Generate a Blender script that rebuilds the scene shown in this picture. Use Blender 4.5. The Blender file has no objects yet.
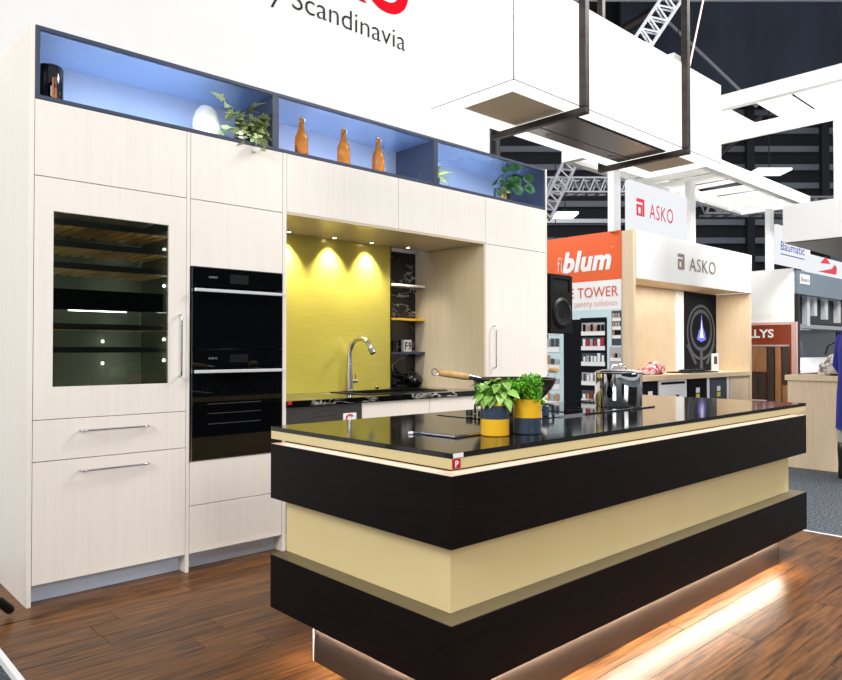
import bpy, bmesh, math, random
from mathutils import Vector, Matrix
random.seed(7)
scene = bpy.context.scene
col = scene.collection

# ------------------------------------------------------------------ camera, world, lights, exposure
YAW, PITCH = 0.7493, 0.0139
cam_data = bpy.data.cameras.new('camera')
cam_data.sensor_fit = 'HORIZONTAL'; cam_data.sensor_width = 36.0
cam_data.lens = 705.8 / 842.0 * 36.0
cam_data.clip_start = 0.05; cam_data.clip_end = 200
cam = bpy.data.objects.new('camera', cam_data); col.objects.link(cam)
cam.location = (0, 0, 1.25); cam.rotation_euler = (math.pi/2 + PITCH, 0, -YAW)
scene.camera = cam

world = bpy.data.worlds.new('hall_ambient'); scene.world = world
world.use_nodes = True
bg = world.node_tree.nodes['Background']
bg.inputs['Color'].default_value = (0.93, 0.96, 1.0, 1); bg.inputs['Strength'].default_value = 0.60

def area(name, loc, target, size, power, color=(1, 1, 1), size_y=None):
    l = bpy.data.lights.new(name, 'AREA'); l.energy = power; l.color = color
    l.shape = 'RECTANGLE'; l.size = size; l.size_y = size_y or size
    o = bpy.data.objects.new(name, l); col.objects.link(o)
    o.location = loc
    d = Vector(target) - Vector(loc)
    o.rotation_euler = d.to_track_quat('-Z', 'Y').to_euler()
    return o
area('hall_fill_lamp', (0.6, -6.0, 4.0), (2.6, 3.8, 0.3), 3.0, 315, (1.0, 0.985, 0.96))  # added area lamps, none in view, filling the hall with light
area('hall_fill_lamp', (6.2, -3.0, 6.4), (4.0, 3.0, 0.4), 2.6, 60, (1.0, 0.985, 0.96))
area('hall_fill_lamp', (-4.6, 0.6, 4.4), (1.6, 2.4, 0.6), 2.4, 330, (1.0, 0.985, 0.96))
area('hall_fill_lamp', (9.5, 0.0, 8.0), (10.0, 4.4, 1.4), 3.0, 1300, (1.0, 0.985, 0.96))

area('hall_fill_lamp', (2.2, 9.5, 6.8), (7.2, 5.2, 1.4), 3.0, 520, (1.0, 0.985, 0.96))  # unseen lamp added behind the white wall to brighten the poster

vs = scene.view_settings
vs.view_transform = 'Standard'; vs.look = 'None'; vs.gamma = 1.0; vs.use_curve_mapping = False
vs.exposure = 0.0

# ------------------------------------------------------------------ materials
def lin(c):
    out = []
    for v in c:
        v = v/255.0
        out.append(v/12.92 if v <= 0.04045 else ((v+0.055)/1.055)**2.4)
    return (out[0], out[1], out[2], 1.0)

MATS = {}
def mat(name, c, rough=0.5, metal=0.0, c2=None, scale=(1, 1, 1), ns=5.0, detail=4.0, lo=0.35, hi=0.65,
        bump=0.0, spec=0.5, coat=0.0, emit=None, es=0.0, rand=0.0, rrough=0.0, aniso=0.0):
    m = bpy.data.materials.new(name); m.use_nodes = True
    nt = m.node_tree; b = nt.nodes['Principled BSDF']
    b.inputs['Base Color'].default_value = lin(c)
    b.inputs['Roughness'].default_value = rough; b.inputs['Metallic'].default_value = metal
    b.inputs['Specular IOR Level'].default_value = spec; b.inputs['Coat Weight'].default_value = coat
    b.inputs['Coat Roughness'].default_value = 0.04
    if emit:
        b.inputs['Emission Color'].default_value = lin(emit); b.inputs['Emission Strength'].default_value = es
    if c2 or bump or rrough:
        tc = nt.nodes.new('ShaderNodeTexCoord'); mp = nt.nodes.new('ShaderNodeMapping')
        mp.inputs['Scale'].default_value = scale
        nt.links.new(tc.outputs['Object'], mp.inputs['Vector'])
        n = nt.nodes.new('ShaderNodeTexNoise'); n.inputs['Scale'].default_value = ns
        n.inputs['Detail'].default_value = detail; n.inputs['Roughness'].default_value = 0.6
        vec = mp.outputs['Vector']
        if rand:
            oi = nt.nodes.new('ShaderNodeObjectInfo')
            mul = nt.nodes.new('ShaderNodeMath'); mul.operation = 'MULTIPLY'; mul.inputs[1].default_value = 57.0
            nt.links.new(oi.outputs['Random'], mul.inputs[0])
            ad = nt.nodes.new('ShaderNodeVectorMath'); ad.operation = 'ADD'
            nt.links.new(vec, ad.inputs[0]); nt.links.new(mul.outputs[0], ad.inputs[1]); vec = ad.outputs[0]
        nt.links.new(vec, n.inputs['Vector'])
        if c2:
            r = nt.nodes.new('ShaderNodeValToRGB')
            r.color_ramp.elements[0].position = lo; r.color_ramp.elements[0].color = lin(c)
            r.color_ramp.elements[1].position = hi; r.color_ramp.elements[1].color = lin(c2)
            nt.links.new(n.outputs['Fac'], r.inputs['Fac'])
            out = r.outputs['Color']
            if rand:
                hs = nt.nodes.new('ShaderNodeHueSaturation')
                mr = nt.nodes.new('ShaderNodeMapRange')
                mr.inputs['To Min'].default_value = 1.0 - rand; mr.inputs['To Max'].default_value = 1.0 + rand
                nt.links.new(oi.outputs['Random'], mr.inputs['Value'])
                nt.links.new(mr.outputs['Result'], hs.inputs['Value'])
                nt.links.new(out, hs.inputs['Color']); out = hs.outputs['Color']
            nt.links.new(out, b.inputs['Base Color'])
        if rrough:
            mr2 = nt.nodes.new('ShaderNodeMapRange')
            mr2.inputs['To Min'].default_value = max(0.0, rough - rrough); mr2.inputs['To Max'].default_value = rough + rrough
            nt.links.new(n.outputs['Fac'], mr2.inputs['Value']); nt.links.new(mr2.outputs['Result'], b.inputs['Roughness'])
        if bump:
            bp = nt.nodes.new('ShaderNodeBump'); bp.inputs['Strength'].default_value = bump
            bp.inputs['Distance'].default_value = 0.004
            nt.links.new(n.outputs['Fac'], bp.inputs['Height']); nt.links.new(bp.outputs['Normal'], b.inputs['Normal'])
    MATS[name] = m
    return m

def glow(name, c, s):
    m = bpy.data.materials.new(name); m.use_nodes = True
    nt = m.node_tree; nt.nodes.clear()
    e = nt.nodes.new('ShaderNodeEmission'); e.inputs['Color'].default_value = lin(c); e.inputs['Strength'].default_value = s
    o = nt.nodes.new('ShaderNodeOutputMaterial'); nt.links.new(e.outputs[0], o.inputs[0])
    MATS[name] = m; return m

def clear_pane(name, tint, refl=0.12):
    m = bpy.data.materials.new(name); m.use_nodes = True
    nt = m.node_tree; nt.nodes.clear()
    t = nt.nodes.new('ShaderNodeBsdfTransparent'); t.inputs['Color'].default_value = lin(tint)
    g = nt.nodes.new('ShaderNodeBsdfGlossy'); g.inputs['Roughness'].default_value = 0.01
    lw = nt.nodes.new('ShaderNodeFresnel'); lw.inputs['IOR'].default_value = 1.5
    mx = nt.nodes.new('ShaderNodeMixShader')
    nt.links.new(lw.outputs[0], mx.inputs[0]); nt.links.new(t.outputs[0], mx.inputs[1]); nt.links.new(g.outputs[0], mx.inputs[2])
    o = nt.nodes.new('ShaderNodeOutputMaterial'); nt.links.new(mx.outputs[0], o.inputs[0])
    MATS[name] = m; return m

def marble(name, c, vein, rough, ns=2.2, width=0.018, amount=1.0):
    m = bpy.data.materials.new(name); m.use_nodes = True
    nt = m.node_tree; b = nt.nodes['Principled BSDF']; b.inputs['Roughness'].default_value = rough
    tc = nt.nodes.new('ShaderNodeTexCoord'); mp = nt.nodes.new('ShaderNodeMapping')
    mp.inputs['Scale'].default_value = (1.0, 1.4, 2.6); mp.inputs['Rotation'].default_value = (0.2, 0.25, 0.4)
    nt.links.new(tc.outputs['Object'], mp.inputs['Vector'])
    n = nt.nodes.new('ShaderNodeTexNoise'); n.inputs['Scale'].default_value = ns; n.inputs['Detail'].default_value = 7
    n.inputs['Distortion'].default_value = 1.2
    nt.links.new(mp.outputs[0], n.inputs['Vector'])
    r = nt.nodes.new('ShaderNodeValToRGB'); el = r.color_ramp.elements
    el[0].position = 0.5 - width; el[0].color = (0, 0, 0, 1)
    el[1].position = 0.5 + width; el[1].color = (0, 0, 0, 1)
    e = el.new(0.5); e.color = (1, 1, 1, 1)
    nt.links.new(n.outputs['Fac'], r.inputs['Fac'])
    n2 = nt.nodes.new('ShaderNodeTexNoise'); n2.inputs['Scale'].default_value = 3.0
    nt.links.new(tc.outputs['Object'], n2.inputs['Vector'])
    r2 = nt.nodes.new('ShaderNodeValToRGB'); r2.color_ramp.elements[0].position = 0.42; r2.color_ramp.elements[1].position = 0.66
    nt.links.new(n2.outputs['Fac'], r2.inputs['Fac'])
    mu = nt.nodes.new('ShaderNodeMath'); mu.operation = 'MULTIPLY'
    nt.links.new(r.outputs[0], mu.inputs[0]); nt.links.new(r2.outputs[0], mu.inputs[1])
    mu2 = nt.nodes.new('ShaderNodeMath'); mu2.operation = 'MULTIPLY'; mu2.inputs[1].default_value = amount
    nt.links.new(mu.outputs[0], mu2.inputs[0])
    mix = nt.nodes.new('ShaderNodeMixRGB'); mix.inputs[1].default_value = lin(c); mix.inputs[2].default_value = lin(vein)
    nt.links.new(mu2.outputs[0], mix.inputs[0]); nt.links.new(mix.outputs[0], b.inputs['Base Color'])
    MATS[name] = m; return m

mat('cabinet', (238, 232, 225), 0.45, c2=(232, 224, 214), scale=(16, 16, 0.5), ns=3.0, lo=0.3, hi=0.75, spec=0.25)
mat('cabinet_warm', (214, 200, 176), 0.38, c2=(204, 188, 162), scale=(14, 14, 0.5), ns=3.0, lo=0.3, hi=0.75, spec=0.4)
mat('soffit', (205, 190, 165), 0.22, spec=0.6)
mat('carcass', (210, 203, 193), 0.6)
mat('white_wall', (229, 228, 226), 0.9, c2=(226, 225, 223), ns=1.0, spec=0.05)
mat('white', (245, 245, 244), 0.5)
mat('white_gloss', (243, 243, 242), 0.18)
mat('plinth', (196, 210, 232), 0.3, 0.1)  # bluish reflected light put into the plinth's base colour
mat('navy', (58, 66, 88), 0.3)
mat('navy_lit_gloss', (112, 140, 184), 0.14, c2=(106, 134, 178), ns=2.0, spec=1.0, coat=1.0)  # navy board lightened: strip glow put into the colour
mat('navy_lit_back', (168, 186, 214), 0.4, spec=0.4)  # paler still: light on the back and floor boards painted in
mat('black_gloss', (6, 7, 9), 0.03, spec=0.6)
mat('black_satin', (11, 11, 13), 0.38, spec=0.35)
mat('black_matte', (8, 8, 10), 0.75, spec=0.2)
mat('black_plastic', (10, 10, 12), 0.5, bump=0.1, ns=300, spec=0.3)
mat('steel', (200, 202, 206), 0.22, 1.0)
mat('steel_dark', (128, 132, 138), 0.32, 0.9, c2=(118, 122, 128), scale=(1, 1, 60), ns=4)
mat('chrome', (232, 232, 234), 0.05, 1.0)
mat('mirror_steel', (225, 226, 228), 0.025, 1.0)
mat('bronze', (80, 70, 64), 0.36, 0.6, c2=(68, 60, 55), scale=(2, 2, 80), ns=3)
mat('frame_steel', (70, 64, 60), 0.42, 0.7, c2=(52, 48, 46), scale=(1, 1, 6), ns=3)
mat('yellow_splash', (212, 199, 98), 0.26, 0.2, c2=(198, 182, 72), scale=(1.2, 1, 70), ns=4.0, lo=0.3, hi=0.7, coat=0.5, bump=0.05)
mat('dark_wood', (22, 17, 16), 0.5, c2=(12, 10, 10), scale=(1.2, 1.2, 45), ns=3.5, lo=0.35, hi=0.7, spec=0.10, bump=0.06)
mat('cream', (232, 212, 158), 0.34, c2=(227, 206, 150), ns=1.5, spec=0.45)
mat('ledge_lit', (240, 226, 218), 0.5)
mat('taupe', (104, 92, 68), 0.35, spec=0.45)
mat('plank', (40, 23, 11), 0.33, c2=(146, 96, 50), scale=(1.6, 26, 26), ns=2.4, detail=9, lo=0.34, hi=0.74, rand=0.22, rrough=0.06, bump=0.03, spec=0.25)
mat('floor_base', (40, 26, 18), 0.8)
mat('carpet', (44, 48, 53), 0.95, c2=(116, 122, 130), ns=55, detail=3, lo=0.36, hi=0.66, bump=0.6, spec=0.1)
mat('leaf_basil', (150, 192, 92), 0.42, c2=(116, 168, 62), ns=18, rand=0.22, spec=0.4)
mat('leaf_parsley', (116, 190, 40), 0.5, c2=(80, 156, 22), ns=26, spec=0.3)
mat('leaf_ivy', (74, 104, 48), 0.45, c2=(214, 220, 162), ns=20, lo=0.42, hi=0.60, rand=0.25)
mat('leaf_dark', (38, 88, 46), 0.4, c2=(64, 118, 60), ns=14, rand=0.25)
mat('leaf_yellow', (200, 206, 96), 0.5, c2=(120, 160, 50), ns=14, rand=0.2)
mat('stem', (86, 122, 42), 0.6)
mat('soil', (40, 30, 24), 0.95, bump=0.6, ns=90)
mat('yellow_pot', (238, 186, 34), 0.28, c2=(232, 178, 28), ns=3)
mat('navy_pot', (48, 62, 80), 0.28)
mat('ceramic', (214, 214, 212), 0.4)
mat('amber', (240, 146, 36), 0.04, spec=0.5)
MATS['amber'].node_tree.nodes['Principled BSDF'].inputs['Transmission Weight'].default_value = 0.85
mat('amber_dark', (110, 40, 8), 0.06, spec=0.7)
mat('copper', (190, 118, 82), 0.3, 0.9)
mat('gold_pot', (150, 122, 70), 0.3, 0.7)
mat('wood_handle', (226, 186, 128), 0.45, c2=(208, 160, 100), scale=(8, 8, 8), ns=3)
mat('wok_iron', (38, 27, 22), 0.38, 0.5, c2=(62, 40, 28), ns=5)
mat('red', (196, 20, 44), 0.4)
mat('red_wall', (205, 8, 30), 0.9, spec=0.05)
mat('ink', (44, 48, 50), 0.9, spec=0.05)
mat('blue_ink', (40, 62, 130), 0.5)
mat('logo_brown', (150, 128, 112), 0.35, 0.4)
mat('orange', (240, 98, 34), 0.45)
mat('orange_text', (222, 88, 58), 0.5)
mat('pink_text', (238, 190, 182), 0.5)
mat('sky_print', (206, 228, 234), 0.5)
mat('print_grey', (178, 176, 180), 0.5)
mat('print_dark', (20, 22, 27), 0.8, spec=0.1)
mat('print_midgrey', (78, 82, 90), 0.8, spec=0.1)  # mid grey for printed parts, panels and labels
mat('print_amber', (198, 140, 96), 0.5)
mat('stand_wood', (232, 210, 178), 0.45, c2=(222, 196, 160), scale=(1.5, 12, 1.5), ns=3, lo=0.3, hi=0.8)
mat('brown_board', (140, 52, 24), 0.35)
mat('pink_edge', (222, 178, 170), 0.4)
mat('oak_sample', (176, 128, 84), 0.5, c2=(150, 104, 64), scale=(4, 4, 0.6), ns=5)
mat('walnut_sample', (52, 40, 34), 0.5, c2=(74, 58, 48), scale=(4, 4, 0.6), ns=5)
mat('grey_glass', (96, 112, 124), 0.15)
mat('slate', (50, 58, 68), 0.3)
mat('hall_wall', (30, 32, 38), 0.8)
mat('hall_rib', (120, 124, 134), 0.6)
mat('hall_drape', (40, 46, 60), 0.9, c2=(56, 62, 76), scale=(1, 1, 0.2), ns=0.6)
mat('handle_alu', (226, 228, 230), 0.35, 0.35)
mat('alu', (205, 208, 214), 0.4, 0.3)
mat('alu_grey', (150, 150, 158), 0.5, 0.3)
mat('coat_blue', (20, 34, 140), 0.75, c2=(16, 28, 118), ns=8)
mat('skin', (205, 160, 132), 0.5)
mat('hair', (52, 36, 26), 0.6)
mat('boot', (14, 13, 14), 0.4)
mat('bag_print', (226, 220, 212), 0.7, c2=(110, 96, 98), ns=14, lo=0.46, hi=0.58)
mat('cloth_grey', (168, 164, 160), 0.9)
mat('hood_glass', (158, 152, 148), 0.18, 0.2)
mat('recess_mesh', (244, 232, 204), 0.7, 0.0)
mat('red_white', (238, 236, 234), 0.5, c2=(190, 26, 60), scale=(9, 9, 9), ns=2.0, lo=0.47, hi=0.5)
mat('slat_wood', (206, 170, 112), 0.35, spec=0.6)
mat('wine_liner', (104, 112, 104), 0.35)
mat('sticker_yellow', (232, 206, 80), 0.5)
mat('burner', (26, 26, 28), 0.5, 0.2)
marble('granite', (26, 24, 23), (124, 116, 106), 0.085, ns=3.0, width=0.01, amount=0.35)
marble('bench_marble', (10, 10, 12), (236, 232, 228), 0.10, ns=4.5, width=0.03)
marble('niche_marble', (24, 23, 26), (210, 206, 204), 0.15, ns=2.4, width=0.018)
def fabric(name, c):
    m = bpy.data.materials.new(name); m.use_nodes = True
    nt = m.node_tree; nt.nodes.clear()
    d = nt.nodes.new('ShaderNodeBsdfDiffuse'); d.inputs['Color'].default_value = lin(c)
    t = nt.nodes.new('ShaderNodeBsdfTranslucent'); t.inputs['Color'].default_value = lin(c)
    mx = nt.nodes.new('ShaderNodeMixShader'); mx.inputs[0].default_value = 0.55
    nt.links.new(d.outputs[0], mx.inputs[1]); nt.links.new(t.outputs[0], mx.inputs[2])
    o = nt.nodes.new('ShaderNodeOutputMaterial'); nt.links.new(mx.outputs[0], o.inputs[0]); MATS[name] = m
fabric('canopy_cloth', (250, 250, 248))
clear_pane('wine_glass', (222, 228, 222))
clear_pane('clear_glass', (238, 242, 242))
glow('lightbox', (255, 255, 254), 1.35)
glow('led_warm', (255, 228, 216), 6.5)
glow('led_floor', (255, 236, 214), 190.0)
glow('led_blue', (232, 240, 255), 44.0)
glow('led_spot', (255, 246, 220), 30.0)
glow('led_cool', (226, 238, 255), 5.0)
glow('lamp_lit', (240, 255, 252), 1.6)
glow('board_glow', (246, 248, 252), 0.98)
glow('wine_glow', (232, 238, 228), 12.0)
glow('wine_fill', (236, 236, 222), 50.0)
glow('flame', (120, 130, 235), 1.2)  # emission brightens the printed flame and its core, which are no lamps
glow('flame_core', (250, 235, 235), 1.3)

# ------------------------------------------------------------------ builders
ORG = {}
def org(p): return ORG.get(p.name, Vector((0, 0, 0))) if p else Vector((0, 0, 0))

def thing(name, label, cat, loc=(0, 0, 0), group=None, local=False):
    o = bpy.data.objects.new(name, None); col.objects.link(o)
    o.empty_display_size = 0.05; o.location = loc
    o['label'] = label; o['category'] = cat
    if group: o['group'] = group
    ORG[o.name] = Vector((0, 0, 0)) if local else Vector(loc)
    return o

def tag(o, label, cat, group=None):
    o['label'] = label; o['category'] = cat
    if group: o['group'] = group
    return o

def link(name, me, parent, m, base=None):
    me.materials.clear(); me.materials.append(MATS[m] if isinstance(m, str) else m)
    o = bpy.data.objects.new(name, me); col.objects.link(o)
    if parent:
        o.parent = parent; ORG[o.name] = org(parent)
        me.transform(Matrix.Translation(-org(parent)))
    else:
        vs_ = [v.co for v in me.vertices]
        c = Vector(((min(v.x for v in vs_)+max(v.x for v in vs_))/2, (min(v.y for v in vs_)+max(v.y for v in vs_))/2, min(v.z for v in vs_)))
        me.transform(Matrix.Translation(-c)); o.location = c; ORG[o.name] = c
    return o

def shade(me, ang=40):
    me.polygons.foreach_set('use_smooth', [True]*len(me.polygons))
    try: me.set_sharp_from_angle(angle=math.radians(ang))
    except Exception: pass

def from_bm(bm, name, m, parent, smooth=False, ang=40):
    bmesh.ops.recalc_face_normals(bm, faces=bm.faces)
    me = bpy.data.meshes.new(name); bm.to_mesh(me); bm.free()
    if smooth: shade(me, ang)
    return link(name, me, parent, m)

def bx(bm, x0, x1, y0, y1, z0, z1, bevel=0.0):
    g = bmesh.ops.create_cube(bm, size=1.0)
    bmesh.ops.scale(bm, vec=(x1-x0, y1-y0, z1-z0), verts=g['verts'])
    bmesh.ops.translate(bm, vec=((x0+x1)/2, (y0+y1)/2, (z0+z1)/2), verts=g['verts'])
    if bevel:
        es = list({e for v in g['verts'] for e in v.link_edges})
        bmesh.ops.bevel(bm, geom=es, offset=bevel, segments=1, affect='EDGES')

def box(name, x0, x1, y0, y1, z0, z1, m, parent=None, bevel=0.0015):
    bm = bmesh.new(); bx(bm, min(x0, x1), max(x0, x1), min(y0, y1), max(y0, y1), min(z0, z1), max(z0, z1), bevel)
    return from_bm(bm, name, m, parent)

def ring_panel(name, o_, h_, axis, t0, t1, m, parent=None):
    """flat panel with a rectangular hole: o_, h_ = (a0,a1,b0,b1); axis = thickness axis"""
    def pt(a, b, t):
        return {'y': (a, t, b), 'z': (a, b, t), 'x': (t, a, b)}[axis]
    bm = bmesh.new(); V = {}
    for k, (a0, a1, b0, b1) in (('o', o_), ('h', h_)):
        for ti, t in ((0, t0), (1, t1)):
            V[k, ti] = [bm.verts.new(pt(*q, t)) for q in ((a0, b0), (a1, b0), (a1, b1), (a0, b1))]
    for ti in (0, 1):
        for i in range(4):
            j = (i+1) % 4
            bm.faces.new((V['o', ti][i], V['o', ti][j], V['h', ti][j], V['h', ti][i]))
    for k in ('o', 'h'):
        for i in range(4):
            j = (i+1) % 4
            bm.faces.new((V[k, 0][i], V[k, 0][j], V[k, 1][j], V[k, 1][i]))
    return from_bm(bm, name, m, parent)

def lathe(name, prof, m, parent, c=(0, 0, 0), n=28, smooth=True, sx=1.0, sy=1.0, ang=40):
    bm = bmesh.new(); rings = []
    for r, z in prof:
        if r < 1e-6: rings.append([bm.verts.new((c[0], c[1], c[2]+z))])
        else: rings.append([bm.verts.new((c[0]+sx*r*math.cos(2*math.pi*i/n), c[1]+sy*r*math.sin(2*math.pi*i/n), c[2]+z)) for i in range(n)])
    for a, b in zip(rings, rings[1:]):
        for i in range(n):
            j = (i+1) % n
            if len(a) == 1 and len(b) == 1: continue
            if len(a) == 1: bm.faces.new((a[0], b[j], b[i]))
            elif len(b) == 1: bm.faces.new((a[i], a[j], b[0]))
            else: bm.faces.new((a[i], a[j], b[j], b[i]))
    return from_bm(bm, name, m, parent, smooth, ang)

def tube_bm(bm, pts, r, n=10, cap=True):
    pts = [Vector(p) for p in pts]
    rs = r if isinstance(r, (list, tuple)) else [r]*len(pts)
    prev = None; up = None
    for k, p in enumerate(pts):
        d = (pts[min(k+1, len(pts)-1)] - pts[max(k-1, 0)]).normalized()
        if up is None:
            up = d.orthogonal().normalized()
        else:
            up = (up - d*up.dot(d))
            up = up.normalized() if up.length > 1e-6 else d.orthogonal().normalized()
        s = d.cross(up)
        ring = [bm.verts.new(p + (up*math.cos(2*math.pi*i/n) + s*math.sin(2*math.pi*i/n))*rs[k]) for i in range(n)]
        if prev:
            for i in range(n):
                j = (i+1) % n
                bm.faces.new((prev[i], prev[j], ring[j], ring[i]))
        elif cap: bm.faces.new(ring[::-1])
        prev = ring
    if cap: bm.faces.new(prev)

def tube(name, pts, r, m, parent, n=10, smooth=True):
    bm = bmesh.new(); tube_bm(bm, pts, r, n)
    return from_bm(bm, name, m, parent, smooth, 50)

def prism(name, poly, m, parent, axis='y', t0=0, t1=0.01):
    def pt(a, b, t): return {'y': (a, t, b), 'z': (a, b, t), 'x': (t, a, b)}[axis]
    bm = bmesh.new()
    A = [bm.verts.new(pt(a, b, t0)) for a, b in poly]; B = [bm.verts.new(pt(a, b, t1)) for a, b in poly]
    bm.faces.new(A); bm.faces.new(B[::-1])
    for i in range(len(poly)):
        j = (i+1) % len(poly); bm.faces.new((A[i], A[j], B[j], B[i]))
    return from_bm(bm, name, m, parent)

def lettering(name, txt, m, parent, loc, face, width=None, height=None, bold=0.0, shear=0.0, align='LEFT', space=1.0, depth=0.002):
    """flat lettering; face '-y' or '-x'; scaled so that its outline is width wide (and height tall)"""
    cu = bpy.data.curves.new(name, 'FONT'); cu.body = txt; cu.size = 1.0; cu.offset = bold; cu.shear = shear
    cu.space_character = space; cu.resolution_u = 8 if width > 1 else 3
    tmp = bpy.data.objects.new(name+'_tmp', cu); col.objects.link(tmp)
    dg = bpy.context.evaluated_depsgraph_get()
    me = bpy.data.meshes.new_from_object(tmp.evaluated_get(dg)); bpy.data.objects.remove(tmp)
    xs = [v.co.x for v in me.vertices]; x0, x1 = min(xs), max(xs)
    capz = 0.73
    s = width/(x1-x0); sh = (height/capz) if height else s
    R = Matrix(((1, 0, 0), (0, 0, -1), (0, 1, 0))) if face == '-y' else Matrix(((0, 0, -1), (-1, 0, 0), (0, 1, 0)))
    for v in me.vertices:
        v.co = R @ Vector(((v.co.x-x0)*s, v.co.y*sh, depth)) + Vector(loc)
    return link(name, me, parent, m)

def structure(o): o['kind'] = 'structure'; return o

def bar_handle(parent, p0, p1, out=0.034, r=0.0055, m='steel'):
    """bow handle on a front facing -y"""
    p0, p1 = Vector(p0), Vector(p1); o = Vector((0, -out, 0)); d = (p1-p0)*0.05
    return tube('handle', [p0, p0+o*0.75, p0+o+d*0.6, p0+o+d*2, p1+o-d*2, p1+o-d*0.6, p1+o*0.75, p1], [r, r, r, r, r, r, r, r], m, parent, 8)

# ------------------------------------------------------------------ floor, carpet, trims, back wall
FX0, FX1, FY0, FY1 = 0.735, 5.27, -1.6, 4.66
floor = structure(box('floor', FX0, FX1, FY0, FY1, -0.03, -0.012, 'floor_base', None, 0))
PW = 0.142
plank_mesh = {}
for L in (1.22, 0.9, 0.6):
    bm = bmesh.new(); bx(bm, 0, L-0.0016, 0, PW-0.0014, -0.012, 0, 0.0012)
    me = bpy.data.meshes.new('plank'); bm.to_mesh(me); bm.free(); me.materials.append(MATS['plank']); plank_mesh[L] = me
def put_plank(x, y, L):
    o = bpy.data.objects.new('plank', plank_mesh[L]); col.objects.link(o); o.parent = floor
    o.location = Vector((x, y, 0)) - org(floor)
def cut_plank(x0, x1, y):
    bm = bmesh.new(); bx(bm, 0, x1-x0-0.0016, 0, PW-0.0014, -0.012, 0, 0.0012)
    me = bpy.data.meshes.new('plank'); bm.to_mesh(me); bm.free(); me.materials.append(MATS['plank'])
    o = bpy.data.objects.new('plank', me); col.objects.link(o); o.parent = floor; o.location = Vector((x0, y, 0)) - org(floor)
row = 0; y = FY0
while y < 4.60:
    x = FX0; first = random.uniform(0.3, 1.2)
    cut_plank(x, x+first, y); x += first
    while x < FX1 - 0.02:
        L = 1.22 if FX1-x > 1.22 else None
        if L: put_plank(x, y, L); x += L
        else: cut_plank(x, FX1, y); x = FX1
    y += PW; row += 1
structure(box('floor_carpet', -6, 34, -6, 34, -0.05, -0.031, 'carpet', None, 0))
structure(box('trim_1', FX1, FX1+0.022, FY0, FY1, -0.03, 0.003, 'white', None))
structure(box('trim_2', FX0-0.022, FX0, FY0, 3.80, -0.03, 0.003, 'white', None))
wall = structure(box('wall_back', -1.4, 5.243, 4.64, 4.76, -0.03, 5.6, 'white_wall', None, 0))
lettering('lettering', 'Inspired by Scandinavia', 'ink', wall, (1.737, 4.638, 3.888), '-y', width=2.388, height=0.178, bold=-0.010)
lettering('lettering', 'ASKO', 'red_wall', wall, (2.46, 4.638, 4.19), '-y', width=1.70, height=0.43, bold=0.036, space=1.06)

# ------------------------------------------------------------------ tall wine cabinet
YF = 3.803; YB = 3.823
def front(name, x0, x1, z0, z1, parent, m='cabinet'):
    return box(name, x0, x1, YF, YB, z0, z1, m, parent, 0.001)
t = thing('wine_cabinet', 'tall whitewashed timber cabinet with a glass wine cooler window and two handled drawers', 'cabinet', (1.34, 4.2, 0))
box('end_panel', 0.936, 0.957, YF, 4.62, 0, 2.847, 'cabinet', t)
box('body', 0.96, 1.732, 3.826, 4.40, 0.10, 1.00, 'carcass', t)
box('body', 0.96, 1.732, 3.826, 4.40, 2.00, 2.482, 'carcass', t)
box('liner', 0.962, 0.985, 3.826, 4.40, 1.00, 2.00, 'wine_liner', t)
box('liner', 1.700, 1.732, 3.826, 4.40, 1.00, 2.00, 'wine_liner', t)
box('liner', 0.985, 1.70, 4.36, 4.40, 1.00, 2.00, 'wine_liner', t)
d = ring_panel('door', (0.9595, 1.7335, 0.9075, 2.1035), (1.046, 1.632, 1.066, 1.940), 'y', YF, YB, 'cabinet', t)
box('window_pane', 1.046, 1.632, YF+0.004, YF+0.010, 1.066, 1.940, 'wine_glass', d, 0)
bar_handle(d, (1.694, YF, 1.104), (1.694, YF, 1.444))
front('door', 0.9595, 1.7335, 2.1075, 2.481, t)
d = front('drawer', 0.9595, 1.7335, 0.7025, 0.9035, t); bar_handle(d, (1.176, YF, 0.842), (1.517, YF, 0.842))
d = front('drawer', 0.9595, 1.7335, 0.103, 0.6985, t); bar_handle(d, (1.176, YF, 0.640), (1.517, YF, 0.640))
box('plinth', 0.958, 1.735, 3.885, 3.90, 0, 0.099, 'plinth', t)
slat_me = None
for z in (1.885, 1.775, 1.665, 1.355, 1.235):
    rk = box('rack', 0.99, 1.695, 3.845, 3.868, z, z+0.030, 'black_satin', t)
    for k in range(11):
        x = 1.02 + k*0.063
        if slat_me is None:
            o = box('slat', x, x+0.034, 3.869, 4.30, z+0.004, z+0.016, 'slat_wood', rk, 0); slat_me = o.data; sx0, sz0 = x, z
        else:
            o = bpy.data.objects.new('slat', slat_me); col.objects.link(o); o.parent = rk; o.location = (x-sx0, 0, z-sz0)
box('control_panel', 0.99, 1.695, 3.845, 3.90, 1.455, 1.560, 'black_gloss', t)
for xx in (0.988, 1.690): box('led_strip', xx, xx+0.008, 3.832, 3.842, 1.05, 1.95, 'wine_fill', t, 0)  # hidden glowing strips added behind the door frame to brighten the racks
box('led_strip', 1.13, 1.42, 3.846, 3.852, 1.449, 1.454, 'wine_glow', t, 0)
for x, yy, z in ((1.69, 4.0, 1.83), (1.69, 4.0, 1.62), (1.69, 4.0, 1.31), (1.69, 4.0, 1.19), (1.47, 4.355, 1.30), (1.47, 4.355, 1.17)):
    lathe('glow_spot', [(0, -0.009), (0.006, -0.006), (0.008, 0), (0.006, 0.006), (0, 0.009)], 'wine_glow', t, (x, yy, z), 10)  # small glowing spots set on the liner walls

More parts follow.
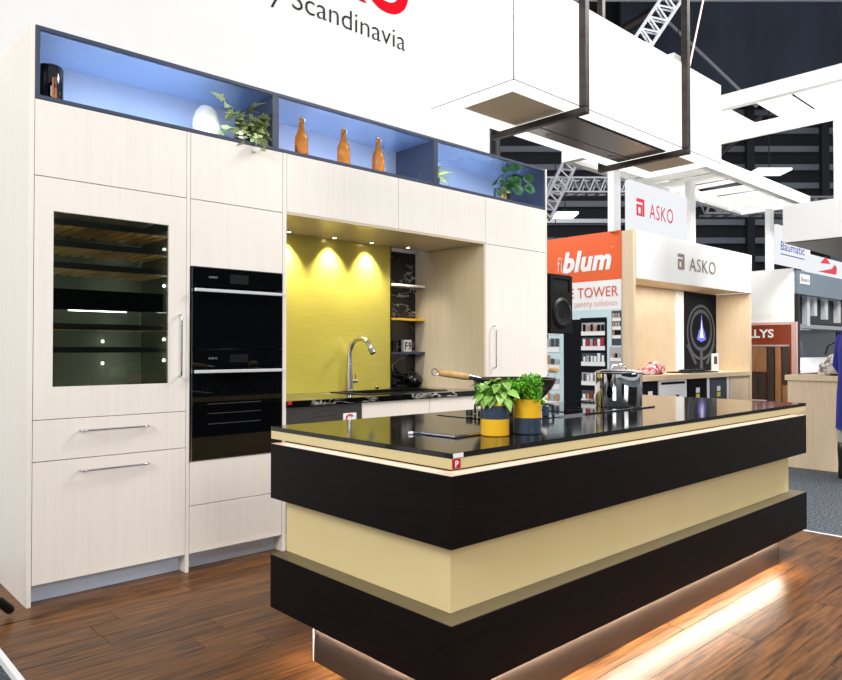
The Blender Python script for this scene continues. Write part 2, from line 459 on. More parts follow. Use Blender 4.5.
# ------------------------------------------------------------------ oven cabinet and ovens
t = thing('oven_cabinet', 'narrow whitewashed timber tower cabinet holding the two black built-in ovens', 'cabinet', (2.06, 4.2, 0))
box('side_panel', 1.7365, 1.7565, YF, 4.40, 0, 2.482, 'cabinet', t)
box('side_panel', 2.3605, 2.388, YF, 4.62, 0, 2.482, 'cabinet', t)
box('body', 1.759, 2.358, 3.826, 4.40, 0.10, 0.60, 'carcass', t)
box('body', 1.759, 2.358, 3.826, 4.40, 1.74, 2.482, 'carcass', t)
front('door', 1.7595, 2.3575, 2.1075, 2.481, t); front('door', 1.7595, 2.3575, 1.7255, 2.1035, t)
front('drawer', 1.7595, 2.3575, 0.3715, 0.618, t); front('drawer', 1.7595, 2.3575, 0.103, 0.3675, t)
box('plinth', 1.757, 2.360, 3.885, 3.90, 0, 0.099, 'plinth', t)

def oven(label, z0, zc, z1, big):
    t = thing('oven', label, 'oven', (2.06, 4.1, z0), 'built-in ovens')
    x0, x1 = 1.763, 2.356
    box('body', x0+0.02, x1-0.02, 3.84, 4.35, z0+0.012, z1-0.012, 'black_satin', t)
    p = box('control_panel', x0, x1, 3.797, 3.838, zc+0.004, z1, 'black_gloss', t)
    box('display', 2.00, 2.12, 3.7962, 3.797, zc+0.028, z1-0.028, 'black_satin', p, 0)
    for x in (1.985, 2.135):
        for z in (zc+0.035, z1-0.035):
            lathe('touch_key', [(0, 0), (0.007, 0)], 'steel_dark', p, (x, 3.7965, z), 10).rotation_euler = (0, 0, 0)
    lettering('lettering', 'ASKO', 'alu_grey', p, (1.865, 3.7965, (zc+z1)/2-0.004), '-y', width=0.055, height=0.012)
    box('side_trim', x0, x0+0.006, 3.796, 3.80, z0, z1, 'steel', t, 0)
    d = box('door', x0+0.006, x1, 3.797, 3.838, z0, zc, 'black_gloss', t)
    hz = zc - 0.022
    bm = bmesh.new(); bx(bm, x0+0.008, x1-0.004, 3.764, 3.778, hz-0.009, hz+0.009, 0.002)
    for x in (x0+0.03, x1-0.03): bx(bm, x-0.008, x+0.008, 3.777, 3.80, hz-0.006, hz+0.006)
    from_bm(bm, 'handle', 'handle_alu', d)
    if big:
        box('inner_window', x0+0.09, x1-0.14, 3.7962, 3.797, z0+0.13, zc-0.19, 'black_gloss', d, 0)
        for z in (z0+0.20, z0+0.26, z0+0.315):
            box('rack_wire', x0+0.10, x1-0.15, 3.7955, 3.7962, z, z+0.004, 'steel_dark', d, 0)
    return t
oven('black glass compact oven, upper of the two in the tower, with steel bar handle', 1.256, 1.612, 1.722, False)
oven('black glass oven with faint wire racks, lower of the two in the tower', 0.622, 1.148, 1.252, True)

# ------------------------------------------------------------------ overheads, pantry, display boxes
def overhead(x0, x1, label):
    t = thing('overhead_cabinet', label, 'cabinet', ((x0+x1)/2, 4.1, 2.1), 'overhead cabinets over the sink bench')
    box('body', x0, x1, YB+0.002, 4.425, 2.118, 2.482, 'carcass', t, 0)
    box('soffit_panel', x0, x1, YF+0.001, 4.46, 2.100, 2.117, 'soffit', t, 0)
    front('door', x0+0.0015, x1-0.0015, 2.1175, 2.481, t)
overhead(2.389, 3.318, 'plain pale overhead cupboard above the yellow splashback beside the oven tower')
overhead(3.3185, 4.2475, 'plain pale overhead cupboard above the dark marble niche beside the pantry')

t = thing('pantry_cabinet', 'tall pale pantry cupboard with one slim vertical handle at the right end of the run', 'cabinet', (4.65, 4.2, 0))
box('side_panel', 4.228, 4.2475, YF, 4.62, 0, 2.099, 'cabinet_warm', t)
box('end_panel', 5.040, 5.060, YF, 4.62, 0, 2.847, 'cabinet', t)
box('body', 4.25, 5.038, 3.826, 4.60, 0.10, 2.482, 'carcass', t)
d = front('door', 4.2495, 5.0375, 0.103, 2.1035, t); bar_handle(d, (4.338, YF, 1.104), (4.338, YF, 1.444))
front('door', 4.2495, 5.0375, 2.1075, 2.481, t)
box('plinth', 4.248, 5.04, 3.885, 3.90, 0, 0.099, 'plinth', t)

def display_box(x0, x1, label):
    t = thing('display_box', label, 'shelf', ((x0+x1)/2, 4.0, 2.484), 'open navy display boxes on top of the cabinets')
    w = 0.021; yb = 4.26
    box('base_board', x0, x1, YF, yb, 2.484, 2.484+w, 'navy', t)
    box('top_board', x0, x1, YF, yb, 2.847-w, 2.847, 'navy', t)
    box('ceiling_lining', x0+w, x1-w, YF+0.012, yb-0.02, 2.847-w-0.004, 2.847-w, 'navy_lit_gloss', t, 0)
    box('floor_lining', x0+w, x1-w, YF+0.012, yb-0.02, 2.484+w, 2.484+w+0.003, 'navy_lit_back', t, 0)
    box('side_board', x0, x0+w, YF, yb, 2.484+w, 2.847-w, 'navy', t)
    box('side_board', x1-w, x1, YF, yb, 2.484+w, 2.847-w, 'navy', t)
    box('back_board', x0+w, x1-w, yb-0.02, yb, 2.484+w, 2.847-w, 'navy_lit_back', t, 0)
    a, b = x0+w+0.10, x1-w-0.14
    box('led_strip', a, b, YF+0.05, YF+0.065, 2.5076, 2.5082, 'led_blue', t, 0)
    box('led_strip', a, b, yb-0.085, yb-0.070, 2.5076, 2.5082, 'led_blue', t, 0)
display_box(0.9595, 2.3095, 'open navy box shelf with blue light above the wine cabinet, leftmost of three')
display_box(2.3105, 3.6915, 'open navy box shelf with blue light, middle of three, holding amber bottles')
display_box(3.6925, 5.0385, 'open navy box shelf with blue light above the pantry, rightmost of three')

# ------------------------------------------------------------------ sink bench
bt = tag(ring_panel('benchtop', (2.3895, 4.2265, 3.797, 4.62), (3.16, 3.92, 3.97, 4.34), 'z', 0.893, 0.928, 'bench_marble'),
    'black marble benchtop with white veins under the yellow splashback', 'benchtop')
tag(box('price_sticker', 2.395, 2.425, 3.7955, 3.7968, 0.906, 0.927, 'red', None, 0), 'small red sticker on the left end of the black marble bench edge', 'sticker')
t = thing('sink', 'black flush sink set into the marble benchtop', 'sink', (3.54, 4.15, 0.80))
ring_panel('rim', (3.13, 3.95, 3.94, 4.37), (3.17, 3.91, 3.98, 4.33), 'z', 0.929, 0.934, 'black_satin', t)
box('bowl', 3.165, 3.915, 3.975, 4.335, 0.80, 0.81, 'black_satin', t)
for a in ((3.162, 3.168, 3.975, 4.335), (3.912, 3.918, 3.975, 4.335), (3.168, 3.912, 3.972, 3.978), (3.168, 3.912, 4.332, 4.338)):
    box('bowl_side', *a, 0.81, 0.928, 'black_satin', t, 0)
t = thing('tap', 'tall curved brushed steel tap in front of the yellow splashback', 'tap', (3.335, 4.395, 0.928))
lathe('base', [(0.034, 0), (0.034, 0.01), (0.020, 0.016), (0, 0.016)], 'steel', t, (3.335, 4.395, 0.929), 20)
pts = [(3.335, 4.395, 0.935), (3.332, 4.398, 1.05), (3.332, 4.398, 1.17)]
for k in range(11):
    a = math.pi*(1 - k/10*0.86); R = 0.122
    pts.append((3.332+0.02*k/10, 4.398-R-R*math.cos(a), 1.215+R*1.0*math.sin(a)))
rad = [0.026, 0.024, 0.021] + [0.0185]*11
tube('neck', pts, rad, 'steel', t, 14)
e = Vector(pts[-1]); dv = (e-Vector(pts[-2])).normalized()
tube('spray_head', [e, e+dv*0.012, e+dv*0.052], [0.0185, 0.023, 0.022], 'steel_dark', t, 14)
lv = tube('lever', [(3.335, 4.39, 1.005), (3.395, 4.385, 1.005)], [0.014, 0.016], 'chrome', t, 12)
tube('lever_pin', [(3.385, 4.385, 1.015), (3.38, 4.385, 1.065)], [0.005, 0.004], 'copper', lv, 8)
t = thing('overflow_knob', 'small chrome button beside the tap on the sink rim', 'knob', (3.60, 4.38, 0.93))
lathe('cap', [(0.018, 0), (0.018, 0.024), (0.014, 0.028), (0, 0.028)], 'chrome', t, (3.60, 4.395, 0.929), 16)

tag(box('splashback', 2.389, 3.775, 4.432, 4.446, 0.929, 2.0985, 'yellow_splash', None, 0), 'brushed yellow metallic glass splashback behind the sink tap', 'splashback')
tag(box('niche_divider', 3.777, 3.790, 4.432, 4.615, 0.929, 2.0985, 'black_satin', None, 0), 'narrow dark upright at the right edge of the yellow splashback', 'panel')
tag(box('marble_panel', 3.791, 4.226, 4.616, 4.632, 0.929, 2.0985, 'niche_marble', None, 0), 'black marble back panel with white veins in the shelf niche', 'panel')
for z, m, lb in ((1.800, 'white_gloss', 'thin white shelf, topmost in the dark marble niche'), (1.510, 'yellow_pot', 'thin yellow shelf, middle one in the dark marble niche'),
                 (1.222, 'navy', 'thin navy shelf, lowest in the dark marble niche')):
    s = box('niche_shelf', 3.792, 4.226, 4.49, 4.614, z-0.010, z+0.010, m, None); tag(s, lb, 'shelf', 'shelves in the marble niche')
t = thing('letter_block', 'small white block with dark lettering on the lowest niche shelf', 'ornament', (4.06, 4.55, 1.232))
box('block', 4.015, 4.105, 4.53, 4.57, 1.233, 1.335, 'ceramic', t, 0.003)
lettering('letter', 'F', 'black_satin', t, (4.023, 4.528, 1.250), '-y', width=0.030, height=0.07, bold=0.02)
lettering('letter', '9', 'black_satin', t, (4.062, 4.528, 1.250), '-y', width=0.034, height=0.07, bold=0.02)
t = thing('black_cup', 'small black square cup on the lowest niche shelf beside the lettered block', 'cup', (3.90, 4.55, 1.232))
lathe('cup', [(0.036, 0), (0.04, 0.09), (0.036, 0.09), (0.032, 0.006), (0, 0.006)], 'black_gloss', t, (3.91, 4.55, 1.233), 18)
t = thing('teapot', 'round black teapot on the marble bench below the niche shelves', 'teapot', (4.08, 4.50, 0.929))
c = (4.09, 4.50, 0.929)
lathe('body', [(0.0, 0.0), (0.05, 0.0), (0.082, 0.03), (0.09, 0.065), (0.075, 0.10), (0.045, 0.118), (0, 0.12)], 'black_gloss', t, c, 24)
lathe('lid', [(0.046, 0.118), (0.038, 0.128), (0.012, 0.134), (0.012, 0.146), (0.018, 0.156), (0.0, 0.166)], 'black_satin', t, c, 20)
tube('spout', [(4.02, 4.46, 0.99), (3.985, 4.44, 1.01), (3.965, 4.43, 1.05)], [0.018, 0.013, 0.010], 'black_gloss', t)
tube('handle', [(4.15, 4.54, 1.03), (4.19, 4.56, 1.03), (4.195, 4.562, 0.985), (4.165, 4.545, 0.965)], 0.008, 'black_satin', t)
for x, lb in ((2.76, 'recessed downlight above the splashback nearest the oven tower'), (3.16, 'recessed downlight above the splashback left of the tap'),
              (3.52, 'recessed downlight above the splashback right of the tap'), (3.91, 'recessed downlight above the dark marble niche')):
    t = thing('downlight', lb, 'light', (x, 4.36, 2.098), 'recessed downlights under the overhead cupboards')
    lathe('trim', [(0.022, 0), (0.020, -0.003), (0.013, -0.003), (0.013, 0)], 'steel', t, (x, 4.36, 2.0998), 20)
    lathe('lens', [(0, -0.002), (0.013, -0.002)], 'led_spot', t, (x, 4.36, 2.0998), 20)
    l = bpy.data.lights.new('spot', 'SPOT'); l.energy = 70 if x < 3.8 else 22; l.spot_size = math.radians(92); l.spot_blend = 1.0; l.color = (1, 0.93, 0.76); l.shadow_soft_size = 0.02
    o = bpy.data.objects.new('downlight_beam', l); col.objects.link(o); o.parent = t; o.location = (0, 0, -0.012)
    o.rotation_euler = Vector((0, 0.07, -1)).to_track_quat('-Z', 'Y').to_euler()

t = thing('dishwasher', 'dark stainless dishwasher front under the left end of the marble bench', 'dishwasher', (2.69, 4.1, 0.1))
box('body', 2.396, 2.992, 3.835, 4.38, 0.105, 0.884, 'carcass', t)
dr = box('door', 2.393, 2.993, 3.812, 3.833, 0.105, 0.888, 'steel_dark', t)
ring_panel('display_window', (2.60, 2.78, 0.815, 0.855), (2.604, 2.776, 0.819, 0.851), 'y', 3.8105, 3.812, 'steel', dr)
tag(box('sticker', 2.835, 2.945, 3.8098, 3.8112, 0.745, 0.825, 'white', None, 0), 'white sticker with red swirl on the dishwasher front', 'sticker')
st = bpy.data.objects['sticker']
tube('swirl', [(2.86, 3.809, 0.775), (2.865, 3.809, 0.805), (2.89, 3.809, 0.815), (2.915, 3.809, 0.805)], 0.006, 'red', st, 6)
def base_cab(x0, x1, label):
    t = thing('base_cabinet', label, 'cabinet', ((x0+x1)/2, 4.1, 0), 'base cabinets under the marble bench')
    box('body', x0+0.002, x1-0.002, 3.836, 4.38, 0.10, 0.795, 'carcass', t)
    for a, b in ((0.103, 0.495), (0.499, 0.887)): box('drawer', x0+0.0015, x1-0.0015, 3.814, 3.834, a, b, 'cabinet', t, 0.001)
base_cab(2.996, 3.633, 'pale drawer cabinet under the sink beside the dishwasher')
base_cab(3.635, 4.2265, 'pale drawer cabinet under the marble bench beside the pantry')
tag(box('plinth', 2.39, 4.226, 3.885, 3.90, 0, 0.099, 'plinth', None), 'long metallic kickboard under the sink bench', 'plinth')

# ------------------------------------------------------------------ things in the display boxes
ZS = 2.5095
t = thing('black_canister', 'black cylinder vase with copper stripes at the left end of the display boxes', 'vase', (1.065, 3.95, ZS))
lathe('body', [(0.060, 0), (0.062, 0.004), (0.062, 0.19), (0.056, 0.20), (0.052, 0.195), (0.052, 0.02), (0, 0.02)], 'black_gloss', t, (1.068, 3.96, ZS), 28)
for a, h in ((-1.62, 0.13), (-1.42, 0.08)):
    x, y = 1.068+0.0625*math.cos(a), 3.96+0.0625*math.sin(a)
    box('stripe', x-0.005, x+0.005, y-0.001, y+0.002, ZS+0.002, ZS+h, 'copper', t, 0)
t = thing('egg_vase', 'white egg-shaped ceramic ornament in the left display box', 'ornament', (1.93, 3.96, ZS))
lathe('shell', [(0.0, 0), (0.04, 0.0), (0.066, 0.03), (0.078, 0.075), (0.076, 0.12), (0.060, 0.17), (0.034, 0.20), (0, 0.21)], 'ceramic', t, (1.93, 3.97, ZS), 28)

def leaf_mesh(name, outline, fold=0.25, curl=0.3, mname='leaf_ivy'):
    """leaf along +X from the stalk, unit length, folded along the midrib"""
    bm = bmesh.new()
    mid = [bm.verts.new((x, 0, -curl*x*x)) for x, w in outline]
    lf = [bm.verts.new((x+dx, w, -curl*x*x + fold*abs(w))) if w > 0 else None for (x, w), dx in zip(outline, [0]*len(outline))]
    rt = [bm.verts.new((x, -w, -curl*x*x + fold*abs(w))) if w > 0 else None for x, w in outline]
    n = len(outline)
    for side in (lf, rt):
        for i in range(n-1):
            vv = [mid[i], mid[i+1]] + ([side[i+1]] if side[i+1] else []) + ([side[i]] if side[i] else [])
            if len(vv) >= 3:
                bm.faces.new(vv if side is rt else vv[::-1])
    me = bpy.data.meshes.new(name); bm.to_mesh(me); bm.free()
    me.materials.append(MATS[mname]); shade(me, 180)
    return me
IVY = leaf_mesh('ivy_leaf', [(0, 0.05), (0.02, 0.40), (0.22, 0.30), (0.34, 0.56), (0.5, 0.26), (0.75, 0.2), (1, 0)], 0.3, 0.35)
OVAL = [(0, 0.03), (0.12, 0.20), (0.32, 0.34), (0.55, 0.36), (0.78, 0.22), (0.92, 0.09), (1, 0)]
BASIL = leaf_mesh('basil_leaf', OVAL, 0.35, 0.5, 'leaf_basil')
ROUND = leaf_mesh('round_leaf', [(0, 0.05), (0.1, 0.26), (0.35, 0.45), (0.65, 0.45), (0.9, 0.24), (1, 0)], 0.15, 0.3, 'leaf_dark')
SLIM = leaf_mesh('slim_leaf', [(0, 0.03), (0.25, 0.14), (0.6, 0.14), (1, 0)], 0.3, 0.8, 'leaf_yellow')

def put_leaf(me, parent, p, d, size, roll=0.0):
    o = bpy.data.objects.new('leaf', me); col.objects.link(o); o.parent = parent
    d = Vector(d).normalized()
    side = Vector((0, 0, 1)).cross(d)
    side = side.normalized() if side.length > 1e-4 else Vector((0, 1, 0))
    up = d.cross(side)
    R = Matrix((d, side, up)).transposed().to_4x4() @ Matrix.Rotation(roll, 4, 'X')
    o.matrix_local = Matrix.Translation(Vector(p) - org(parent)) @ R @ Matrix.Scale(size, 4)
    return o

t = thing('ivy_plant', 'variegated ivy trailing over the edge of the left display box', 'plant', (2.16, 3.93, ZS))
pc = Vector((2.165, 3.94, ZS))
lathe('pot', [(0.05, 0), (0.06, 0.09), (0.056, 0.09), (0.05, 0.08), (0, 0.08)], 'black_satin', t, pc, 20)
rnd = random.Random(3)
bm = bmesh.new()
for k in range(20):
    a = rnd.uniform(math.pi*0.97, math.pi*2.03); L = rnd.uniform(0.07, 0.17)
    if math.cos(a) > 0: L *= 0.62
    s = pc + Vector((0.03*math.cos(a), 0.03*math.sin(a), 0.085)); pts = []
    up = rnd.uniform(0.02, 0.30) if k else -0.05
    for q in range(6):
        u = q/5
        pts.append(s + Vector((math.cos(a)*L*u*1.05, math.sin(a)*L*u*0.75, up*u - 0.15*u*u)))
    if k == 0:
        pts = [s, pc+Vector((0.01, -0.06, 0.10)), pc+Vector((0.02, -0.13, 0.05)), pc+Vector((0.025, -0.155, 0.01)), pc+Vector((0.03, -0.158, -0.02)), pc+Vector((0.032, -0.158, -0.045))]
    tube_bm(bm, pts, 0.0025, 5)
    for q in range(1, 6):
        d = Vector((math.cos(a+rnd.uniform(-1.3, 1.3)), math.sin(a+rnd.uniform(-1.3, 1.3)), rnd.uniform(-0.5, 0.6)))
        put_leaf(IVY, t, pts[q], d, rnd.uniform(0.055, 0.09), rnd.uniform(-0.8, 0.8))
from_bm(bm, 'vines', 'stem', t, True)

def bottle(x, label):
    t = thing('amber_bottle', label, 'bottle', (x, 3.95, ZS), 'amber swing-top bottles')
    c = (x, 3.95, ZS)
    lathe('glass', [(0, 0), (0.040, 0), (0.045, 0.006), (0.045, 0.13), (0.040, 0.155), (0.025, 0.19), (0.018, 0.22), (0.0165, 0.255), (0.019, 0.258), (0.019, 0.268), (0.0, 0.268)], 'amber', t, c, 24)
    lathe('stopper', [(0.013, 0.268), (0.013, 0.274), (0.010, 0.284), (0, 0.286)], 'ceramic', t, c, 14)
    tube('wire_clip', [(x-0.017, 3.95, ZS+0.235), (x-0.022, 3.94, ZS+0.26), (x-0.015, 3.945, ZS+0.285), (x+0.015, 3.945, ZS+0.285), (x+0.022, 3.94, ZS+0.26), (x+0.017, 3.95, ZS+0.235)], 0.0022, 'steel', t, 6)
    tube('wire_loop', [(x+0.017, 3.945, ZS+0.24), (x+0.030, 3.92, ZS+0.225), (x+0.026, 3.915, ZS+0.195)], 0.002, 'steel', t, 6)
bottle(2.593, 'amber swing-top bottle in the middle display box, leftmost of three')
bottle(2.938, 'amber swing-top bottle between the other two in the middle display box')
bottle(3.248, 'amber swing-top bottle in the middle display box, rightmost of three')

t = thing('trailing_plant', 'small plant with a pale drooping leaf at the left end of the right display box', 'plant', (3.80, 3.92, ZS))
lathe('pot', [(0.035, 0), (0.045, 0.07), (0.041, 0.07), (0.036, 0.06), (0, 0.06)], 'navy_pot', t, (3.80, 3.93, ZS), 18)
for k in range(16):
    a = rnd.uniform(math.pi, 2*math.pi)
    put_leaf(SLIM, t, (3.80+rnd.uniform(-0.02, 0.025), 3.92, ZS+rnd.uniform(0.07, 0.11)), (math.cos(a), math.sin(a)*0.5, rnd.uniform(0.2, 1.4)), rnd.uniform(0.08, 0.13), rnd.uniform(-1, 1))
put_leaf(SLIM, t, (3.845, 3.815, 2.515), (0.2, -0.25, -1), 0.11)
tube('stalk', [(3.81, 3.92, ZS+0.06), (3.83, 3.85, ZS+0.06), (3.845, 3.815, 2.515)], 0.002, 'stem', t, 5)

t = thing('potted_foliage', 'round-leaved green plant in black and gold pots at the right end of the display boxes', 'plant', (4.62, 3.95, ZS))
lathe('pot', [(0.05, 0), (0.054, 0.11), (0.05, 0.11), (0.046, 0.10), (0, 0.10)], 'black_satin', t, (4.67, 3.95, ZS), 20)
lathe('gold_pot', [(0.038, 0), (0.040, 0.10), (0.036, 0.10), (0.033, 0.09), (0, 0.09)], 'gold_pot', t, (4.575, 3.91, ZS), 20)
lathe('glass_cup', [(0.030, 0), (0.032, 0.10), (0.029, 0.10), (0.027, 0.005), (0, 0.005)], 'navy_pot', t, (4.505, 3.90, ZS), 18)
bm = bmesh.new()
for k in range(17):
    a = rnd.uniform(0, 2*math.pi); L = rnd.uniform(0.05, 0.20); hh = rnd.uniform(0.02, 0.24)
    s = Vector((4.68, 3.95, ZS+0.10))
    e = s + Vector((math.cos(a)*L, math.sin(a)*L*0.45-0.02, hh - L*0.35))
    e.z = min(e.z, 2.765)
    tube_bm(bm, [s, (s+e)/2+Vector((0, 0, 0.03)), e], 0.0025, 5)
    for q in range(2):
        put_leaf(ROUND, t, e+Vector((rnd.uniform(-0.02, 0.02), rnd.uniform(-0.02, 0.0), rnd.uniform(-0.02, 0.02))), (math.cos(a)+rnd.uniform(-0.5, 0.5), -0.4+rnd.uniform(-0.5, 0.3), rnd.uniform(-0.6, 0.5)), rnd.uniform(0.06, 0.10), rnd.uniform(-1, 1))
from_bm(bm, 'stems', 'stem', t, True)

# ------------------------------------------------------------------ island
IX0, IX1, IY0, IY1 = 1.6135, 4.7625, 1.592, 2.692
t = thing('kitchen_island', 'large kitchen island with two floating black timber bands around a cream body', 'island', (3.19, 2.14, 0))
box('trim_board', IX0+0.001, IX1-0.001, IY0+0.001, IY1-0.001, 0.865, 0.900, 'cream', t, 0.001)
box('core', 1.691, 4.690, 1.673, 2.688, 0.367, 0.607, 'cream', t, 0)
box('neck', 1.682, 4.694, 1.660, 2.684, 0.845, 0.8645, 'black_matte', t, 0)
box('upper_band', IX0, IX1, IY0, IY1, 0.6085, 0.8435, 'dark_wood', t, 0.0008)
box('lower_band', IX0, IX1, IY0, IY1, 0.1385, 0.3645, 'dark_wood', t, 0.0008)
box('ledge', IX0+0.002, IX1-0.002, IY0+0.002, IY1-0.002, 0.3645, 0.3665, 'taupe', t, 0)  # taupe sheet: sheen on the dark band's top put into its colour
box('ledge', IX0+0.002, IX1-0.002, IY0+0.002, IY1-0.002, 0.8435, 0.8448, 'ledge_lit', t, 0)  # pale sheet: the strip's glow on the band top painted in
k = box('kickboard', 1.627, 4.367, 1.612, 2.384, 0.0, 0.138, 'bronze', t, 0.001)
box('edge_trim', 1.6255, 1.629, 2.380, 2.3855, 0.001, 0.137, 'white', k, 0)
box('led_strip', 1.66, 4.70, 1.630, 1.640, 0.8640, 0.8649, 'led_warm', t, 0)
box('led_strip', 1.650, 1.660, 1.66, 2.66, 0.8640, 0.8649, 'led_warm', t, 0)
box('led_strip', 1.64, 4.36, 1.597, 1.608, 0.1375, 0.1384, 'led_floor', t, 0)
box('led_strip', 1.617, 1.624, 1.64, 2.37, 0.1375, 0.1384, 'led_floor', t, 0)
box('led_strip', 1.66, 4.34, 2.392, 2.402, 0.1375, 0.1384, 'led_floor', t, 0)
tag(box('island_countertop', IX0, IX1, IY0, IY1, 0.9005, 0.918, 'granite', None, 0), 'polished black stone countertop on the kitchen island', 'countertop')
tag(box('price_label', 1.621, 1.668, 1.5905, 1.5918, 0.9018, 0.9165, 'white', None, 0), 'small white label on the front corner of the black countertop edge', 'label')
ps = tag(box('red_sticker', 1.618, 1.655, 1.5905, 1.5922, 0.8675, 0.8985, 'red', None, 0), 'small red sticker marked with a white letter P on the island trim', 'sticker')
lettering('lettering', 'P', 'white', ps, (1.627, 1.5895, 0.873), '-y', width=0.016, height=0.021, bold=0.03)
ZC = 0.9185

def planter(name, cx, cy, h, top, bottom, split, label):
    t = thing(name, label, 'plant pot', (cx, cy, ZC))
    r = 0.0555
    lathe('lower_half', [(0, 0), (r-0.003, 0), (r, 0.003), (r, h*split)], bottom, t, (cx, cy, ZC), 36)
    lathe('upper_half', [(r, h*split), (r, h-0.003), (r-0.003, h), (r-0.006, h-0.002), (r-0.006, h-0.02)], top, t, (cx, cy, ZC), 36)
    lathe('soil', [(r-0.006, h-0.012), (0.03, h-0.006), (0, h-0.004)], 'soil', t, (cx, cy, ZC), 20)
    return t
t = planter('basil_planter', 2.083, 1.817, 0.130, 'navy_pot', 'yellow_pot', 0.50, 'navy over yellow cylinder pot with leafy basil on the island')
lathe('rim_band', [(0.0562, 0.117), (0.0562, 0.130), (0.053, 0.132), (0.050, 0.130)], 'yellow_pot', t, (2.083, 1.817, ZC), 36)
c = Vector((2.083, 1.817, ZC+0.125)); rnd = random.Random(5)
bm = bmesh.new()
view = Vector((-0.75, -0.66, 0))
for k in range(24):
    a = rnd.uniform(0, 2*math.pi); L = rnd.uniform(0.01, 0.07); H = rnd.uniform(0.02, 0.085)
    e = c + Vector((math.cos(a)*L, math.sin(a)*L, H))
    tube_bm(bm, [c+Vector((math.cos(a)*0.02, math.sin(a)*0.02, -0.01)), (c+e)/2, e], 0.002, 5)
    for q in range(3):
        b = a + q*2.1 + rnd.uniform(-0.5, 0.5)
        put_leaf(BASIL, t, e+Vector((0, 0, rnd.uniform(-0.015, 0.008))), (math.cos(b), math.sin(b), rnd.uniform(-0.45, 0.35)), rnd.uniform(0.034, 0.056), rnd.uniform(-0.5, 0.5))
for k in range(7):
    a = math.atan2(view.y, view.x) + rnd.uniform(-1.5, 1.5)
    put_leaf(BASIL, t, c+Vector((math.cos(a)*0.045, math.sin(a)*0.045, 0.02+rnd.uniform(0, 0.02))), (math.cos(a), math.sin(a), rnd.uniform(-0.9, -0.1)), rnd.uniform(0.045, 0.058), rnd.uniform(-0.4, 0.4))
from_bm(bm, 'stems', 'stem', t, True)

t = planter('parsley_planter', 2.226, 1.772, 0.137, 'yellow_pot', 'navy_pot', 0.47, 'yellow over navy cylinder pot with curly parsley on the island')
c = Vector((2.226, 1.772, ZC+0.13)); bm = bmesh.new(); fb = bmesh.new()
tips = []
for k in range(46):
    a = rnd.uniform(0, 2*math.pi); L = 0.062*math.sqrt(rnd.random()); H = rnd.uniform(0.035, 0.105) * (1-0.35*(L/0.062)**2)
    e = c + Vector((math.cos(a)*L, math.sin(a)*L, H)); tips.append(e)
    tube_bm(bm, [c+Vector((math.cos(a)*0.03, math.sin(a)*0.03, -0.012)), (c+e)/2+Vector((0, 0, 0.012)), e], 0.0013, 4)
tips += [c+Vector((-0.052*0.2+0.04, -0.052, 0.0)), c+Vector((-0.01, -0.058, 0.012)), c+Vector((-0.045, -0.035, 0.02))]
for e in tips:                                   # curly frilled leaf tufts
    for q in range(24):
        p = e + Vector((rnd.gauss(0, 0.010), rnd.gauss(0, 0.010), rnd.gauss(0, 0.008)))
        n = Vector((rnd.gauss(0, 1), rnd.gauss(0, 1), rnd.gauss(0.5, 1))).normalized(); u = n.orthogonal().normalized(); w = n.cross(u); s = rnd.uniform(0.004, 0.008)
        ring = [fb.verts.new(p + (u*math.cos(i*math.pi/3) + w*math.sin(i*math.pi/3))*s*(1 if i % 2 else 0.65) + n*(0.35*s if i % 2 else -0.2*s)) for i in range(6)]
        fb.faces.new(ring)
from_bm(bm, 'stems', 'stem', t, True)
o = from_bm(fb, 'foliage', 'leaf_parsley', t, True, 180); o['kind'] = 'stuff'

t = thing('tablet', 'small flat silver-edged tablet lying on the black countertop near the corner', 'tablet', (1.975, 1.945, ZC), local=True)
t.rotation_euler = (0, 0, math.radians(3))
box('frame', -0.085, 0.085, -0.09, 0.09, 0.0, 0.008, 'steel', t, 0.003)
box('screen', -0.076, 0.076, -0.081, 0.081, 0.0082, 0.0088, 'black_gloss', t, 0)
t = thing('stylus', 'short pen with a white tip beside the tablet on the countertop', 'pen', (1.90, 2.03, ZC), local=True)
t.rotation_euler = (0, 0, math.radians(140))
tube('barrel', [(-0.045, 0, 0.005), (0.04, 0, 0.005)], 0.0045, 'steel_dark', t, 8)
tube('tip', [(0.04, 0, 0.005), (0.058, 0, 0.005)], [0.006, 0.005], 'white', t, 8)

# cooktops
t = thing('gas_cooktop', 'black gas cooktop with wok burner and steel trim under the wok', 'cooktop', (2.80, 2.32, ZC))
box('glass', 2.50, 3.075, 2.085, 2.575, ZC, ZC+0.003, 'black_gloss', t)
box('trim', 2.86, 3.08, 2.078, 2.085, ZC, ZC+0.008, 'steel', t, 0)
lathe('burner', [(0.085, 0), (0.085, 0.018), (0.060, 0.026), (0.060, 0.034), (0, 0.034)], 'burner', t, (2.82, 2.33, ZC+0.006), 28)
for k in range(4):
    a = math.pi/4 + k*math.pi/2
    v = Vector((math.cos(a), math.sin(a), 0)); c = Vector((2.82, 2.33, ZC+0.006))
    tube('pan_support', [c+v*0.20, c+v*0.20+Vector((0, 0, 0.04)), c+v*0.14+Vector((0, 0, 0.05)), c+v*0.09+Vector((0, 0, 0.03))], 0.008, 'burner', t, 8)
lathe('knob', [(0.017, 0), (0.017, 0.024), (0.014, 0.028), (0, 0.028)], 'black_satin', t, (2.56, 2.40, ZC+0.006), 18)
lathe('knob', [(0.017, 0), (0.017, 0.024), (0.014, 0.028), (0, 0.028)], 'black_satin', t, (2.56, 2.32, ZC+0.006), 18)
box('control_post', 2.825, 2.852, 2.13, 2.16, ZC+0.003, ZC+0.055, 'navy_pot', t, 0.004)
t = thing('induction_cooktop', 'thin black glass induction cooktop under the tall pot', 'cooktop', (3.44, 2.32, ZC))
box('glass', 3.085, 3.79, 2.078, 2.575, ZC, ZC+0.007, 'black_gloss', t)
